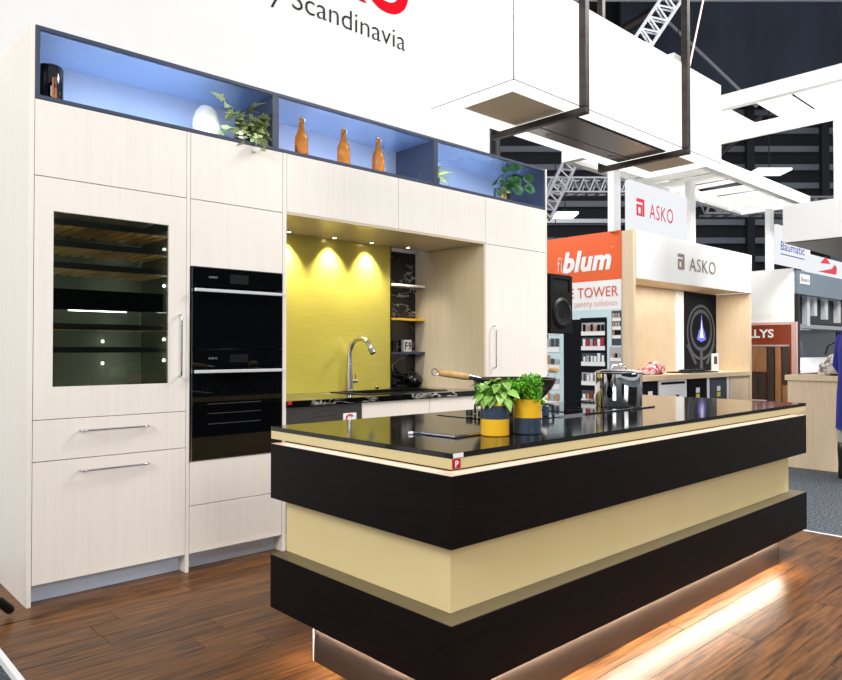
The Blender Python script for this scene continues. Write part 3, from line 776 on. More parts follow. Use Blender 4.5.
for x in (3.27, 3.60):
    lathe('zone_ring', [(0.10, 0.0076), (0.103, 0.0076)], 'slate', t, (x, 2.32, ZC), 32)

t = thing('wok', 'dark iron wok with a long pale wooden handle on the gas burner', 'wok', (2.82, 2.33, 0.96))
c = (2.82, 2.33, 0.954)
R = 0.215
prof = [(0, 0.0)] + [(R*math.sin(a), 0.148*(1-math.cos(a))/(1-math.cos(1.25))) for a in [0.2, 0.4, 0.6, 0.8, 1.0, 1.12, 1.25]]
outer = [(r*R/prof[-1][0], z) for r, z in prof]
inner = [(max(0, r-0.004), z+0.003) for r, z in outer[::-1]]
lathe('bowl', outer + inner, 'wok_iron', t, c, 44, ang=60)
hd = Vector((-0.80, 0.12, 0.08)).normalized()
hd = Vector((-0.955, 0.235, 0.135)).normalized()
s0 = Vector((2.82, 2.33, 1.078)) + hd*0.212
tube('socket', [s0, s0+hd*0.055, s0+hd*0.085], [0.010, 0.014, 0.016], 'steel', t)
hh = tube('handle', [s0+hd*0.07, s0+hd*0.085, s0+hd*0.15, s0+hd*0.225, s0+hd*0.245], [0.014, 0.018, 0.0175, 0.016, 0.013], 'wood_handle', t, 14)
lp = [s0+hd*0.245 + Vector((hd.x, hd.y, hd.z))*0.018 + (hd*math.cos(a) + Vector((0, 0, 1))*math.sin(a))*0.017 for a in [2*math.pi*i/12 for i in range(13)]]
tube('hanging_ring', lp, 0.003, 'steel', hh, 6)
v = Vector((0.80, -0.60, 0)) * 0.0 + Vector((0.93, -0.37, 0)).normalized(); w = Vector((-v.y, v.x, 0))
q = Vector((2.82, 2.33, 1.096)) + v*0.20
tube('helper_loop', [q-w*0.045-v*0.0+Vector((0, 0, -0.02)), q-w*0.035+v*0.035+Vector((0, 0, 0.045)), q+w*0.035+v*0.035+Vector((0, 0, 0.045)), q+w*0.045+Vector((0, 0, -0.02))], 0.004, 'steel', t, 8)
tube('helper_grip', [q-w*0.036+v*0.036+Vector((0, 0, 0.047)), q-w*0.03+v*0.036+Vector((0, 0, 0.047)), q+w*0.03+v*0.036+Vector((0, 0, 0.047)), q+w*0.036+v*0.036+Vector((0, 0, 0.047))], [0.010, 0.014, 0.014, 0.010], 'wood_handle', t, 12)

t = thing('stock_pot', 'tall mirror-polished steel pot with lid on the induction cooktop', 'pot', (3.605, 2.205, ZC+0.007))
c = (3.605, 2.205, ZC+0.0075); r = 0.132
lathe('body', [(0, 0), (r-0.004, 0), (r, 0.006), (r, 0.188), (r+0.006, 0.194), (r+0.002, 0.196)], 'mirror_steel', t, c, 64)
ld = lathe('lid', [(r+0.004, 0.196), (r-0.004, 0.201), (0.09, 0.210), (0.02, 0.214), (0, 0.214)], 'mirror_steel', t, c, 48)
tube('lid_handle', [(c[0]-0.042, c[1]+0.02, c[2]+0.211), (c[0]-0.034, c[1]+0.017, c[2]+0.236), (c[0]+0.034, c[1]-0.017, c[2]+0.236), (c[0]+0.042, c[1]-0.02, c[2]+0.211)], 0.007, 'chrome', ld, 10)

# ------------------------------------------------------------------ light box with extractor over the island
LX0, LX1, LY0, LY1, LZ0, LZ1 = 2.283, 4.245, 1.885, 2.385, 2.380, 2.858
t = thing('light_box', 'long glowing white box hanging above the island', 'light box', (3.26, 2.135, LZ0))
box('front_panel', LX0, LX1, LY0, LY0+0.012, LZ0+0.004, LZ1, 'lightbox', t, 0)
box('back_panel', LX0, LX1, LY1-0.012, LY1, LZ0+0.004, LZ1, 'lightbox', t, 0)
box('side_panel', LX0, LX0+0.012, LY0+0.0125, LY1-0.0125, LZ0+0.004, LZ1, 'lightbox', t, 0)
box('side_panel', LX1-0.012, LX1, LY0+0.0125, LY1-0.0125, LZ0+0.004, LZ1, 'lightbox', t, 0)
box('top_panel', LX0+0.013, LX1-0.013, LY0+0.013, LY1-0.013, LZ1-0.012, LZ1-0.002, 'white', t, 0)
ex = [(LX0+0.002, 2.385, LY0+0.002, LY1-0.002), (2.385, 2.83, LY0+0.002, 1.975), (2.385, 2.83, 2.29, LY1-0.002), (2.79, 2.83, 1.975, 2.29),
      (2.83, 3.745, LY0+0.002, 1.975), (2.83, 3.745, 2.29, LY1-0.002), (3.745, 3.80, LY0+0.002, LY1-0.002),
      (3.80, 4.15, LY0+0.002, 1.985), (3.80, 4.15, 2.30, LY1-0.002), (4.15, LX1-0.002, LY0+0.002, LY1-0.002)]
for e in ex: box('diffuser', *e, LZ0, LZ0+0.020, 'lightbox', t, 0)
box('recess_panel', 2.386, 2.789, 1.9755, 2.2895, LZ0+0.008, LZ0+0.018, 'recess_mesh', t, 0)
box('recess_panel', 3.801, 4.149, 1.9855, 2.2995, LZ0+0.008, LZ0+0.018, 'recess_mesh', t, 0)
box('corner_joint', LX0-0.001, LX0+0.004, LY0-0.001, LY0+0.004, LZ0-0.001, LZ1, 'alu_grey', t, 0)
box('edge_joint', LX0, LX1, LY0-0.001, LY0+0.002, LZ0+0.0005, LZ0+0.0035, 'alu_grey', t, 0)
box('edge_joint', LX0-0.001, LX0+0.002, LY0, LY1, LZ0+0.0005, LZ0+0.0035, 'alu_grey', t, 0)
box('top_bracket', 3.665, 3.745, 1.886, 1.96, LZ1, LZ1+0.035, 'white', t, 0)
t = thing('extractor_hood', 'flat grey glass extractor hood set into the underside of the light box', 'extractor', (3.28, 2.13, LZ0))
box('hood_frame', 2.832, 3.743, 1.977, 2.288, LZ0-0.004, LZ0+0.05, 'black_satin', t)
box('glass_panel', 2.842, 3.735, 1.986, 2.185, LZ0-0.008, LZ0-0.0045, 'hood_glass', t)
box('filter_panel', 2.842, 3.735, 2.193, 2.280, LZ0-0.008, LZ0-0.0045, 'hood_glass', t)
for x in (3.0, 3.58): lathe('hood_lamp', [(0, 0), (0.022, 0), (0.024, 0.003)], 'alu_grey', t, (x, 2.235, LZ0-0.0105), 16)
def hoop(x, label):
    t = thing('support_frame', label, 'frame', (x, 2.135, 2.34), 'steel hoops carrying the light box')
    w = 0.0175
    box('bottom_bar', x-w, x+w, 1.846, 2.424, 2.340, 2.3705, 'frame_steel', t, 0.002)
    box('upright', x-w, x+w, 1.846, 1.882, 2.3715, 6.2, 'frame_steel', t, 0.002)
    box('upright', x-w, x+w, 2.388, 2.424, 2.3715, 6.2, 'frame_steel', t, 0.002)
hoop(2.765, 'dark steel hoop around the light box, the nearer left one')
hoop(3.755, 'dark steel hoop around the light box, the farther right one')

# ------------------------------------------------------------------ loudspeaker on the cabinet end
t = thing('loudspeaker', 'black loudspeaker bracketed to the right end of the cabinet run', 'speaker', (5.52, 4.1, 1.38))
bm = bmesh.new()
prof = [(5.335, 3.99), (5.70, 3.99), (5.655, 4.33), (5.38, 4.33)]
A = [bm.verts.new((x, y, 1.40 + (0.03 if y > 4.2 else 0))) for x, y in prof]; B = [bm.verts.new((x, y, 1.965)) for x, y in prof]
bm.faces.new(A[::-1]); bm.faces.new(B)
for i in range(4): bm.faces.new((A[i], A[(i+1) % 4], B[(i+1) % 4], B[i]))
bmesh.ops.bevel(bm, geom=list(bm.edges), offset=0.012, segments=2, affect='EDGES')
from_bm(bm, 'cabinet', 'black_plastic', t, True)
gr = ring_panel('baffle', (5.345, 5.69, 1.41, 1.955), (5.385, 5.65, 1.80, 1.92), 'y', 3.978, 3.992, 'black_matte', t)
bm = bmesh.new()
for k in range(24):
    a = 2*math.pi*k/24; b = 2*math.pi*(k+1)/24
    c0 = Vector((5.518, 3.972, 1.60))
    p = [c0+Vector((math.cos(q)*0.145, 0, math.sin(q)*0.145)) for q in (a, b)]; p2 = [c0+Vector((math.cos(q)*0.12, -0.012, math.sin(q)*0.12)) for q in (a, b)]
    c1 = bm.verts.new(c0+Vector((0, 0.02, 0)))
    v = [bm.verts.new(x) for x in (p[0], p[1], p2[1], p2[0])]; bm.faces.new(v); bm.faces.new((v[3], v[2], c1))
bmesh.ops.remove_doubles(bm, verts=bm.verts, dist=1e-5)
from_bm(bm, 'woofer', 'black_satin', t, True)
box('wall_plate', 5.0602, 5.072, 4.08, 4.22, 1.58, 1.74, 'black_satin', t)
tube('bracket', [(5.066, 4.15, 1.66), (5.36, 4.15, 1.66)], 0.022, 'black_satin', t)
lathe('pole_socket', [(0.0, 0), (0.03, 0), (0.03, 0.05), (0.0, 0.05)], 'black_satin', t, (5.45, 4.12, 1.352), 16)

# ------------------------------------------------------------------ tripod at the left
t = thing('tripod_stand', 'black tripod stand at the left edge, one rubber foot showing', 'tripod', (0.36, 3.36, 0))
hub = Vector((0.36, 3.36, 0.62))
tube('pole', [(0.36, 3.36, 0.30), (0.36, 3.36, 1.30)], 0.016, 'black_satin', t)
lathe('hub', [(0, -0.03), (0.035, -0.03), (0.035, 0.03), (0, 0.03)], 'black_plastic', t, hub, 16)
for ft in ((0.862, 3.765, 0.022), (-0.10, 3.75, -0.01), (0.20, 2.72, -0.01)):
    ft = Vector(ft); d = (ft-hub).normalized()
    lg = tube('leg', [hub+d*0.03, ft-d*0.05], 0.013, 'black_satin', t)
    tube('rubber_foot', [ft-d*0.10, ft-d*0.01, ft], [0.020, 0.022, 0.018], 'black_plastic', lg)

# ------------------------------------------------------------------ exhibition stand with ASKO fascia
SX0, SX1, SY0 = 7.18, 10.41, 4.20
t = thing('kitchen_stand', 'timber exhibition stand with white lettered fascia over a kitchen bench', 'stand', (8.8, 4.5, 0))
fa = box('fascia', SX0+0.06, SX1, SY0-0.01, SY0+0.03, 2.065, 2.612, 'white', t, 0)
lettering('lettering', 'ASKO', 'logo_brown', fa, (8.50, SY0-0.013, 2.245), '-y', width=0.74, height=0.175, space=1.1)
box('soffit', SX0+0.06, SX1-0.06, SY0+0.03, 4.69, 2.07, 2.12, 'stand_wood', t, 0)
box('end_wall', SX0, SX0+0.06, SY0, 7.2, 0, 2.612, 'stand_wood', t, 0)
box('end_wall', SX1-0.06, SX1, SY0, 4.76, 0, 2.064, 'stand_wood', t, 0)
box('back_wall', SX0+0.06, 9.10, 4.69, 4.76, 0, 2.612, 'stand_wood', t, 0)
box('white_post', 9.10, 9.33, 4.68, 4.76, 0.9, 2.07, 'white', t, 0)
box('back_wall', 9.33, SX1-0.06, 4.695, 4.76, 0, 2.07, 'stand_wood', t, 0)
box('bench', SX0+0.06, SX1-0.06, SY0, 4.69, 0.885, 0.945, 'stand_wood', t, 0)
for a, b, m in ((7.25, 7.40, 'stand_wood'), (7.41, 7.76, 'print_dark'), (7.79, 8.48, 'white'), (8.53, 9.03, 'print_dark'), (9.05, 9.11, 'white'), (9.14, 9.62, 'print_midgrey'), (9.64, 9.70, 'white'), (9.72, 10.34, 'stand_wood')):
    pn = box('front_panel', a, b, SY0+0.02, SY0+0.05, 0.0, 0.88, m, t, 0)
    if m in ('print_dark', 'print_midgrey'):
        mx = (a+b)/2
        for z, sm in ((0.70, 'white'), (0.62, 'sticker_yellow'), (0.56, 'print_midgrey')): box('energy_label', mx-0.05, mx+0.05, SY0+0.018, SY0+0.02, z, z+0.065, sm, pn, 0)
    elif m == 'white' and b-a > 0.3:
        box('dark_slot', a+0.05, b-0.05, SY0+0.018, SY0+0.02, 0.83, 0.86, 'print_dark', pn, 0)
        box('energy_label', b-0.28, b-0.2, SY0+0.018, SY0+0.02, 0.62, 0.70, 'print_midgrey', pn, 0)
def logo_mark(parent, x, z, s, y, m):
    for i, (a, b, c, d) in enumerate(((0, 0.85, 0.80, 1.0), (0.68, 0.86, 0.0, 0.80), (0.0, 0.62, 0.50, 0.66), (0.0, 0.17, 0.12, 0.50), (0.0, 0.62, 0.0, 0.14), (0.47, 0.62, 0.14, 0.5))):
        box('logo_bar', x+a*s, x+b*s, y-0.004, y, z+c*s, z+d*s, m, parent, 0)
logo_mark(fa, 8.21, 2.245, 0.19, SY0-0.01, 'logo_brown')
l = bpy.data.lights.new('stand_fill', 'AREA'); l.energy = 16; l.shape = 'RECTANGLE'; l.size = 2.6; l.size_y = 0.1; l.color = (1, 0.95, 0.86)  # area lamp without a fitting, added to light the stand recess
o = bpy.data.objects.new('stand_fill', l); col.objects.link(o); o.parent = t; o.location = Vector((8.8, 4.34, 2.06)) - org(t)

p = tag(box('flame_poster', 9.34, 10.345, 4.684, 4.693, 0.95, 2.06, 'print_dark', None, 0), 'dark poster of a blue gas flame in a round burner on the stand wall', 'poster')
def annulus(name, cx, cz, r0, r1, y, m, parent, sx=1.0, n=32):
    bm = bmesh.new(); A = []; B = []
    for i in range(n):
        a = 2*math.pi*i/n
        A.append(bm.verts.new((cx+sx*r0*math.cos(a), y, cz+r0*math.sin(a)))); B.append(bm.verts.new((cx+sx*r1*math.cos(a), y, cz+r1*math.sin(a))))
    for i in range(n): bm.faces.new((A[i], A[(i+1) % n], B[(i+1) % n], B[i]))
    return from_bm(bm, name, m, parent)
annulus('burner_ring', 9.86, 1.53, 0.25, 0.30, 4.682, 'print_midgrey', p, 1.15)
annulus('burner_ring', 9.86, 1.50, 0.36, 0.40, 4.6822, 'slate', p, 1.1)
prism('burner_arm', [(9.40, 1.32), (9.46, 1.32), (9.72, 1.06), (9.66, 1.04)], 'print_midgrey', p, 'y', 4.681, 4.6835)
prism('burner_arm', [(10.24, 1.32), (10.30, 1.34), (10.06, 1.04), (10.0, 1.06)], 'print_midgrey', p, 'y', 4.681, 4.6835)
prism('burner_arm', [(9.82, 1.24), (9.90, 1.24), (9.90, 0.97), (9.82, 0.97)], 'print_midgrey', p, 'y', 4.681, 4.6835)
prism('flame', [(9.72, 1.40), (9.78, 1.52), (9.83, 1.56), (9.86, 1.76), (9.90, 1.58), (9.96, 1.50), (10.0, 1.40), (9.86, 1.36)], 'flame', p, 'y', 4.679, 4.681)
prism('flame_core', [(9.80, 1.42), (9.84, 1.54), (9.865, 1.68), (9.89, 1.54), (9.92, 1.42)], 'flame_core', p, 'y', 4.677, 4.679)
tag(box('price_card', 9.60, 9.78, 4.40, 4.42, 0.946, 1.20, 'white', None, 0), 'white price card standing before the flame poster', 'card')
box('print', 9.64, 9.74, 4.398, 4.40, 1.05, 1.16, 'print_midgrey', bpy.data.objects['price_card'], 0)
t = thing('display_cooktop', 'flat dark cooktop lying on the timber bench of the exhibition stand', 'cooktop', (9.1, 4.45, 0.946))
box('glass', 8.72, 9.50, 4.28, 4.62, 0.946, 0.962, 'black_satin', t)
for x in (8.92, 9.28): lathe('burner', [(0.09, 0), (0.09, 0.02), (0.05, 0.03), (0, 0.03)], 'burner', t, (x, 4.45, 0.962), 20)
t = thing('striped_cloth', 'crumpled red and white striped tea towel on the stand bench', 'towel', (7.9, 4.45, 0.946))
bm = bmesh.new(); bmesh.ops.create_icosphere(bm, subdivisions=3, radius=1.0)
for v in bm.verts:
    f = 1 + 0.25*math.sin(v.co.x*5+1)*math.cos(v.co.y*4) + 0.12*math.sin(v.co.z*9)
    v.co = Vector((7.95 + v.co.x*0.26*f, 4.42 + v.co.y*0.10*f, 0.946 + max(0, (v.co.z*0.07*f + 0.05)*(1.3 if v.co.x > 0.1 else 0.75))))
from_bm(bm, 'folds', 'red_white', t, True, 180)

s = thing('lit_sign', 'white board with red brand lettering standing on top of the stand fascia', 'sign', (7.85, 4.27, 2.614))
b_ = box('board', 7.185, 8.56, 4.245, 4.30, 2.614, 3.19, 'board_glow', s, 0)
lettering('lettering', 'ASKO', 'red', s, (7.62, 4.241, 2.80), '-y', width=0.57, height=0.185, space=1.12)
logo_mark(s, 7.335, 2.80, 0.20, 4.244, 'red')

# poster wall with orange header on the end of the stand
t = thing('pantry_poster', 'tall poster with orange header and printed pantry picture on the stand end wall', 'poster', (7.17, 5.2, 0))
PX = SX0 - 0.004
def pp(name, y0, y1, z0, z1, m, lift=0.0, par=None): return box(name, PX-0.004-lift, PX-lift, y0, y1, z0, z1, m, par or t, 0)
h = pp('orange_header', 4.345, 6.6, 2.062, 2.625, 'orange')
lettering('lettering', 'blum', 'white', h, (PX-0.006, 5.155, 2.20), '-x', width=0.685, height=0.24, bold=0.045, shear=0.22, space=1.06)
lettering('mark', 'fi', 'pink_text', h, (PX-0.006, 5.235, 2.20), '-x', width=0.075, height=0.20)
lettering('mark', 'o', 'pink_text', h, (PX-0.006, 4.47, 2.43), '-x', width=0.03, height=0.04)
w_ = pp('text_panel', 4.345, 6.6, 1.72, 2.061, 'white')
lettering('lettering', 'SPACE TOWER', 'orange_text', w_, (PX-0.006, 5.42, 1.872), '-x', width=1.035, height=0.125)
lettering('lettering', 'wide pantry solution', 'pink_text', w_, (PX-0.006, 5.20, 1.765), '-x', width=0.80, height=0.075)
pp('picture', 4.345, 6.6, 0.0, 1.719, 'sky_print')
pp('cupboard_door', 4.90, 5.14, 0.0, 1.615, 'print_dark', 0.004)
cb = pp('cupboard', 4.535, 4.899, 0.0, 1.63, 'print_dark', 0.005)
rnd = random.Random(11)
ROWS = ((1.42, 'print_grey', ('print_dark', 'print_dark', 'print_amber')), (1.245, 'print_midgrey', ('white', 'red', 'print_grey', 'print_amber')), (1.06, 'print_midgrey', ('white', 'print_grey', 'white')),
        (0.83, 'print_grey', ('white', 'print_midgrey', 'print_amber', 'white')), (0.62, 'print_midgrey', ('print_amber', 'brown_board', 'white')), (0.40, 'print_midgrey', ('print_amber', 'red', 'white')))
for i, (z, back, mats_) in enumerate(ROWS):
    pp('tray_back', 4.56, 4.875, z+0.05, z+0.15, back, 0.0095, cb)
    pp('tray', 4.555, 4.88, z, z+0.05, 'white', 0.014, cb)
    for k in range(6):
        y0 = 4.565 + k*0.051; hh = rnd.uniform(0.055, 0.10)
        pp('packet', y0, y0+rnd.uniform(0.026, 0.040), z+0.05, z+0.05+hh, rnd.choice(mats_), 0.0185, cb)
for z in (1.44, 1.22, 1.00, 0.76, 0.55):
    pp('shelf_print', 5.20, 5.75, z, z+0.07, 'white', 0.006)
    for k in range(7):
        y0 = 5.21 + k*0.07; pp('packet', y0, y0+0.05, z+0.07, z+0.07+rnd.uniform(0.05, 0.12), rnd.choice(('print_amber', 'print_midgrey', 'print_grey', 'print_grey')), 0.011)
pp('side_unit', 4.347, 4.47, 1.30, 1.70, 'print_midgrey', 0.004)
pp('side_unit', 4.347, 4.50, 0.0, 1.28, 'print_grey', 0.004)
for z in (1.58, 1.48, 1.38, 1.12, 0.93, 0.74):
    pp('shelf_print', 4.35, 4.49 if z < 1.2 else 4.46, z, z+0.04, 'white', 0.009)
    for k in range(3): pp('packet', 4.36+k*0.035, 4.385+k*0.035, z+0.04, z+0.09, rnd.choice(('print_amber', 'print_dark', 'print_grey')), 0.0135)

# canopies and posts
def canopy(name, label, x0, x1, y0, y1, z, along, n, cat='canopy'):
    t = thing(name, label, cat, ((x0+x1)/2, (y0+y1)/2, z))
    w = 0.10
    box('beam', x0, x1, y0, y0+w, z, z+0.16, 'white', t, 0); box('beam', x0, x1, y1-w, y1, z, z+0.16, 'white', t, 0)
    box('beam', x0, x0+w, y0+w, y1-w, z, z+0.16, 'white', t, 0); box('beam', x1-w, x1, y0+w, y1-w, z, z+0.16, 'white', t, 0)
    rnd = random.Random(n)
    if along == 'x':
        for k in range(n):
            a = x0+w + (x1-x0-2*w)*k/n; b = x0+w + (x1-x0-2*w)*(k+1)/n
            if rnd.random() < 0.25: b -= (b-a)*0.45
            sk = rnd.uniform(-0.06, 0.06)
            prism('panel', [(a+0.01, y0+w), (b-0.02, y0+w), (b-0.02+sk, y1-w), (a+0.01+sk, y1-w)], 'canopy_cloth', t, 'z', z+0.05, z+0.052)
    else:
        for k in range(n):
            a = y0+w + (y1-y0-2*w)*k/n; b = y0+w + (y1-y0-2*w)*(k+1)/n
            if rnd.random() < 0.3: b -= (b-a)*0.4
            prism('panel', [(x0+w, a+0.01), (x1-w, a+0.01), (x1-w, b-0.02), (x0+w, b-0.02)], 'canopy_cloth', t, 'z', z+0.05, z+0.052)
    return t
canopy('slatted_canopy', 'white panelled canopy above the stand with the lettered fascia', 7.0, 12.0, 3.93, 5.04, 3.50, 'x', 10)
canopy('pergola_canopy', 'white panelled canopy high above the pale counter, beside the light box', 7.98, 9.36, 0.8, 5.6, 4.0, 'y', 7)
for (x, y, z0, z1, lb) in ((7.20, 4.45, 2.613, 3.499, 'white post left of the lettered sign on the stand roof'), (9.07, 4.45, 2.613, 3.499, 'white post right of the lettered sign on the stand roof'),
                           (11.75, 4.45, 0.0, 3.499, 'white post at the far end of the panelled canopy'), (8.42, 2.46, 2.846, 3.999, 'white post on the pale header block at the right edge')):
    o = box('canopy_post', x-0.075, x+0.075, y-0.04, y+0.04, z0, z1, 'white', None, 0.003); tag(o, lb, 'post', 'white canopy posts')

# ------------------------------------------------------------------ right-hand stands
t = thing('service_counter', 'pale timber reception counter on the grey carpet', 'counter', (8.5, 2.0, -0.03))
box('front_panel', 8.225, 8.26, 0.6, 2.935, -0.03, 0.915, 'stand_wood', t, 0)
box('side_panel', 8.26, 8.80, 2.90, 2.935, -0.03, 0.915, 'stand_wood', t, 0)
box('top', 8.205, 8.85, 0.58, 2.958, 0.917, 0.975, 'stand_wood', t)
t = thing('header_block', 'deep off-white header box suspended over the pale counter at the right edge', 'header', (9.2, 1.8, 2.43))
box('shell', 8.22, 10.6, 0.2, 2.97, 2.432, 2.842, 'white', t, 0)
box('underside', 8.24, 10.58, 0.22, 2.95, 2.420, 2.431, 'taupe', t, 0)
t = thing('wall_screen', 'plain white partition above the brown flooring display', 'partition', (11.03, 4.15, 0))
box('panel', 11.0, 11.06, 3.845, 5.0, 1.635, 2.445, 'white', t, 0)
t = thing('flooring_display', 'reddish brown display board with timber flooring samples', 'display', (11.0, 4.1, -0.03))
b_ = box('board', 10.98, 11.04, 3.86, 5.0, -0.03, 1.62, 'brown_board', t, 0)
box('edge', 10.975, 11.045, 3.795, 3.86, -0.03, 1.66, 'pink_edge', t, 0)
box('top_edge', 10.975, 11.045, 3.86, 5.0, 1.62, 1.66, 'pink_edge', t, 0)
lettering('lettering', 'ELLYS', 'white', b_, (10.976, 4.575, 1.435), '-x', width=0.47, height=0.125, bold=0.03)
box('shelf_rail', 10.95, 10.98, 3.89, 4.9, 1.30, 1.325, 'print_grey', t, 0)
for y0, y1, z0, z1, m in ((4.21, 4.9, 0.92, 1.30, 'oak_sample'), (4.21, 4.9, 0.52, 0.90, 'walnut_sample'), (4.21, 4.9, 0.02, 0.50, 'white'), (4.10, 4.19, 0.02, 1.30, 'walnut_sample'), (4.00, 4.08, 0.02, 1.30, 'oak_sample'), (3.89, 3.98, 0.75, 1.30, 'walnut_sample'), (3.89, 3.98, 0.02, 0.73, 'oak_sample')):
    box('sample_board', 10.955, 10.979, y0, y1, z0, z1, m, t, 0)
t = thing('brand_board', 'white board with blue lettering above the white partition', 'sign', (10.9, 3.8, 2.4))
b_ = box('board', 10.30, 11.50, 3.80, 3.84, 2.45, 3.0, 'board_glow', t, 0)  # plain white board made to glow in place of light falling on it
lettering('lettering', 'Baumatic', 'blue_ink', t, (10.42, 3.797, 2.655), '-y', width=0.92, height=0.13, bold=0.01)
box('underline', 10.42, 11.34, 3.796, 3.799, 2.59, 2.605, 'blue_ink', t, 0)
t = thing('appliance_display', 'dark kitchen appliance display with grey glass header at the right edge', 'display', (12.2, 4.2, -0.03))
hd_ = box('header', 11.06, 14.4, 3.80, 3.86, 2.075, 2.42, 'grey_glass', t, 0)
box('name_plate', 11.16, 11.55, 3.795, 3.80, 2.23, 2.37, 'white', hd_, 0)
lettering('lettering', 'Bosch', 'print_midgrey', hd_, (11.19, 3.793, 2.265), '-y', width=0.33, height=0.07)
box('side_post', 11.055, 11.12, 3.79, 3.86, 0, 2.074, 'black_satin', t, 0)
box('back_panel', 11.06, 14.4, 4.30, 4.36, -0.03, 2.42, 'slate', t, 0)
box('dark_cupboard', 11.13, 14.4, 3.95, 4.29, 1.66, 2.07, 'black_satin', t, 0)
for x, z in ((11.66, 1.62), (11.97, 1.78), (12.48, 1.74), (13.1, 1.7)): box('glass_chimney', x, x+0.12, 3.87, 3.945, z, 2.07, 'alu', t, 0)
box('rangehood', 11.3, 14.4, 3.88, 4.28, 1.58, 1.64, 'steel', t, 0)
for x in (11.75, 12.02, 12.35, 12.65):
    lathe('hood_lamp', [(0, 0), (0.05, 0)], 'lamp_lit', t, (x, 4.2, 1.578), 12)
    l = bpy.data.lights.new('hood_spot', 'SPOT'); l.energy = 14; l.spot_size = math.radians(60); l.color = (0.85, 0.93, 1)
    o = bpy.data.objects.new('hood_spot', l); col.objects.link(o); o.parent = t; o.location = Vector((x, 4.2, 1.56)) - org(t)
box('bench', 11.13, 14.4, 3.85, 4.29, 0.90, 0.95, 'white', t, 0)
box('bench_front', 11.13, 14.4, 3.87, 4.29, -0.03, 0.89, 'black_satin', t, 0)
box('white_upstand', 11.13, 14.4, 4.27, 4.299, 0.951, 1.12, 'white', t, 0)
t = thing('triangle_sign', 'white sign band with a red triangle emblem above the appliance display', 'sign', (12.7, 3.8, 2.43))
box('band', 11.52, 14.4, 3.80, 3.84, 2.425, 2.70, 'board_glow', t, 0)  # emission stands in for hall light on the white band
prism('triangle', [(12.02, 2.60), (12.48, 2.62), (12.26, 2.72)], 'red', t, 'y', 3.794, 3.799)
prism('triangle_base', [(11.9, 2.46), (12.75, 2.47), (12.80, 2.58), (12.70, 2.63), (12.55, 2.55)], 'red', t, 'y', 3.794, 3.799)
tag(box('sign_post', 11.52, 11.74, 3.85, 3.90, 2.43, 2.98, 'white', None, 0), 'short white post between the blue lettered board and triangle sign', 'post')

# ------------------------------------------------------------------ visitor in blue coat with bag at the right edge
t = thing('person', 'standing visitor in a long blue coat and black boots at the right edge', 'person', (7.862, 2.172, -0.03), local=True)
t.rotation_euler = (0, 0, math.radians(47))
def skin_body():
    me = bpy.data.meshes.new('body')
    V = [(0, 0, 0.98), (0, 0, 1.18), (0, 0.0, 1.38), (0, 0, 1.47), (0, -0.01, 1.56), (0, -0.015, 1.66),
         (0.09, 0.01, 0.92), (0.10, 0.03, 0.50), (0.10, 0.07, 0.10), (0.10, -0.05, 0.05),
         (-0.09, 0.01, 0.92), (-0.10, 0.03, 0.50), (-0.10, 0.07, 0.10), (-0.10, -0.05, 0.05),
         (0.17, 0, 1.40), (0.22, 0.02, 1.14), (0.20, -0.10, 0.93), (0.19, -0.14, 0.85),
         (-0.17, 0, 1.40), (-0.23, 0.02, 1.14), (-0.20, -0.16, 1.06), (-0.17, -0.22, 1.06)]
    E = [(0, 1), (1, 2), (2, 3), (3, 4), (4, 5), (0, 6), (6, 7), (7, 8), (8, 9), (0, 10), (10, 11), (11, 12), (12, 13),
         (2, 14), (14, 15), (15, 16), (16, 17), (2, 18), (18, 19), (19, 20), (20, 21)]
    R = [.14, .13, .14, .055, .095, .085, .085, .058, .042, .035, .085, .058, .042, .035, .055, .043, .032, .035, .055, .043, .032, .035]
    me.from_pydata(V, E, []); me.update()
    o = bpy.data.objects.new('body', me); col.objects.link(o)
    sk = o.modifiers.new('skin', 'SKIN'); ss = o.modifiers.new('sub', 'SUBSURF'); ss.levels = 2; ss.render_levels = 2
    for i, sv in enumerate(me.skin_vertices[0].data):
        sv.radius = (R[i], R[i]*0.85 if i < 4 else R[i]); sv.use_root = (i == 0)
    dg = bpy.context.evaluated_depsgraph_get(); m2 = bpy.data.meshes.new_from_object(o.evaluated_get(dg))
    bpy.data.objects.remove(o)
    shade(m2, 180); return m2
link('body', skin_body(), t, 'skin')
def loft(name, rings, m, parent, n=20, cap=False):
    bm = bmesh.new(); prev = None
    for cx, cy, z, rx, ry in rings:
        ring = [bm.verts.new((cx+rx*math.cos(2*math.pi*i/n), cy+ry*math.sin(2*math.pi*i/n)*(1+0.04*math.sin(5*2*math.pi*i/n)), z)) for i in range(n)]
        if prev:
            for i in range(n): bm.faces.new((prev[i], prev[(i+1) % n], ring[(i+1) % n], ring[i]))
        elif cap: bm.faces.new(ring[::-1])
        prev = ring
    if cap: bm.faces.new(prev)
    return from_bm(bm, name, m, parent, True, 180)
ct = loft('coat', [(0, 0, 0.50, 0.225, 0.165), (0, 0, 0.56, 0.222, 0.162), (0, 0, 0.85, 0.21, 0.152), (0, 0, 1.08, 0.185, 0.138), (0, 0, 1.30, 0.20, 0.14), (0, 0, 1.42, 0.18, 0.12), (0, 0, 1.48, 0.10, 0.085), (0, 0, 1.52, 0.085, 0.08)], 'coat_blue', t)
for s, el, wr in ((1, (0.235, 0.02, 1.13), (0.21, -0.09, 0.95)), (-1, (-0.245, 0.02, 1.13), (-0.205, -0.15, 1.065))):
    tube('sleeve', [(0.15*s, 0, 1.42), (0.19*s, 0, 1.38), el, wr], [0.07, 0.078, 0.066, 0.056], 'coat_blue', ct, 14)
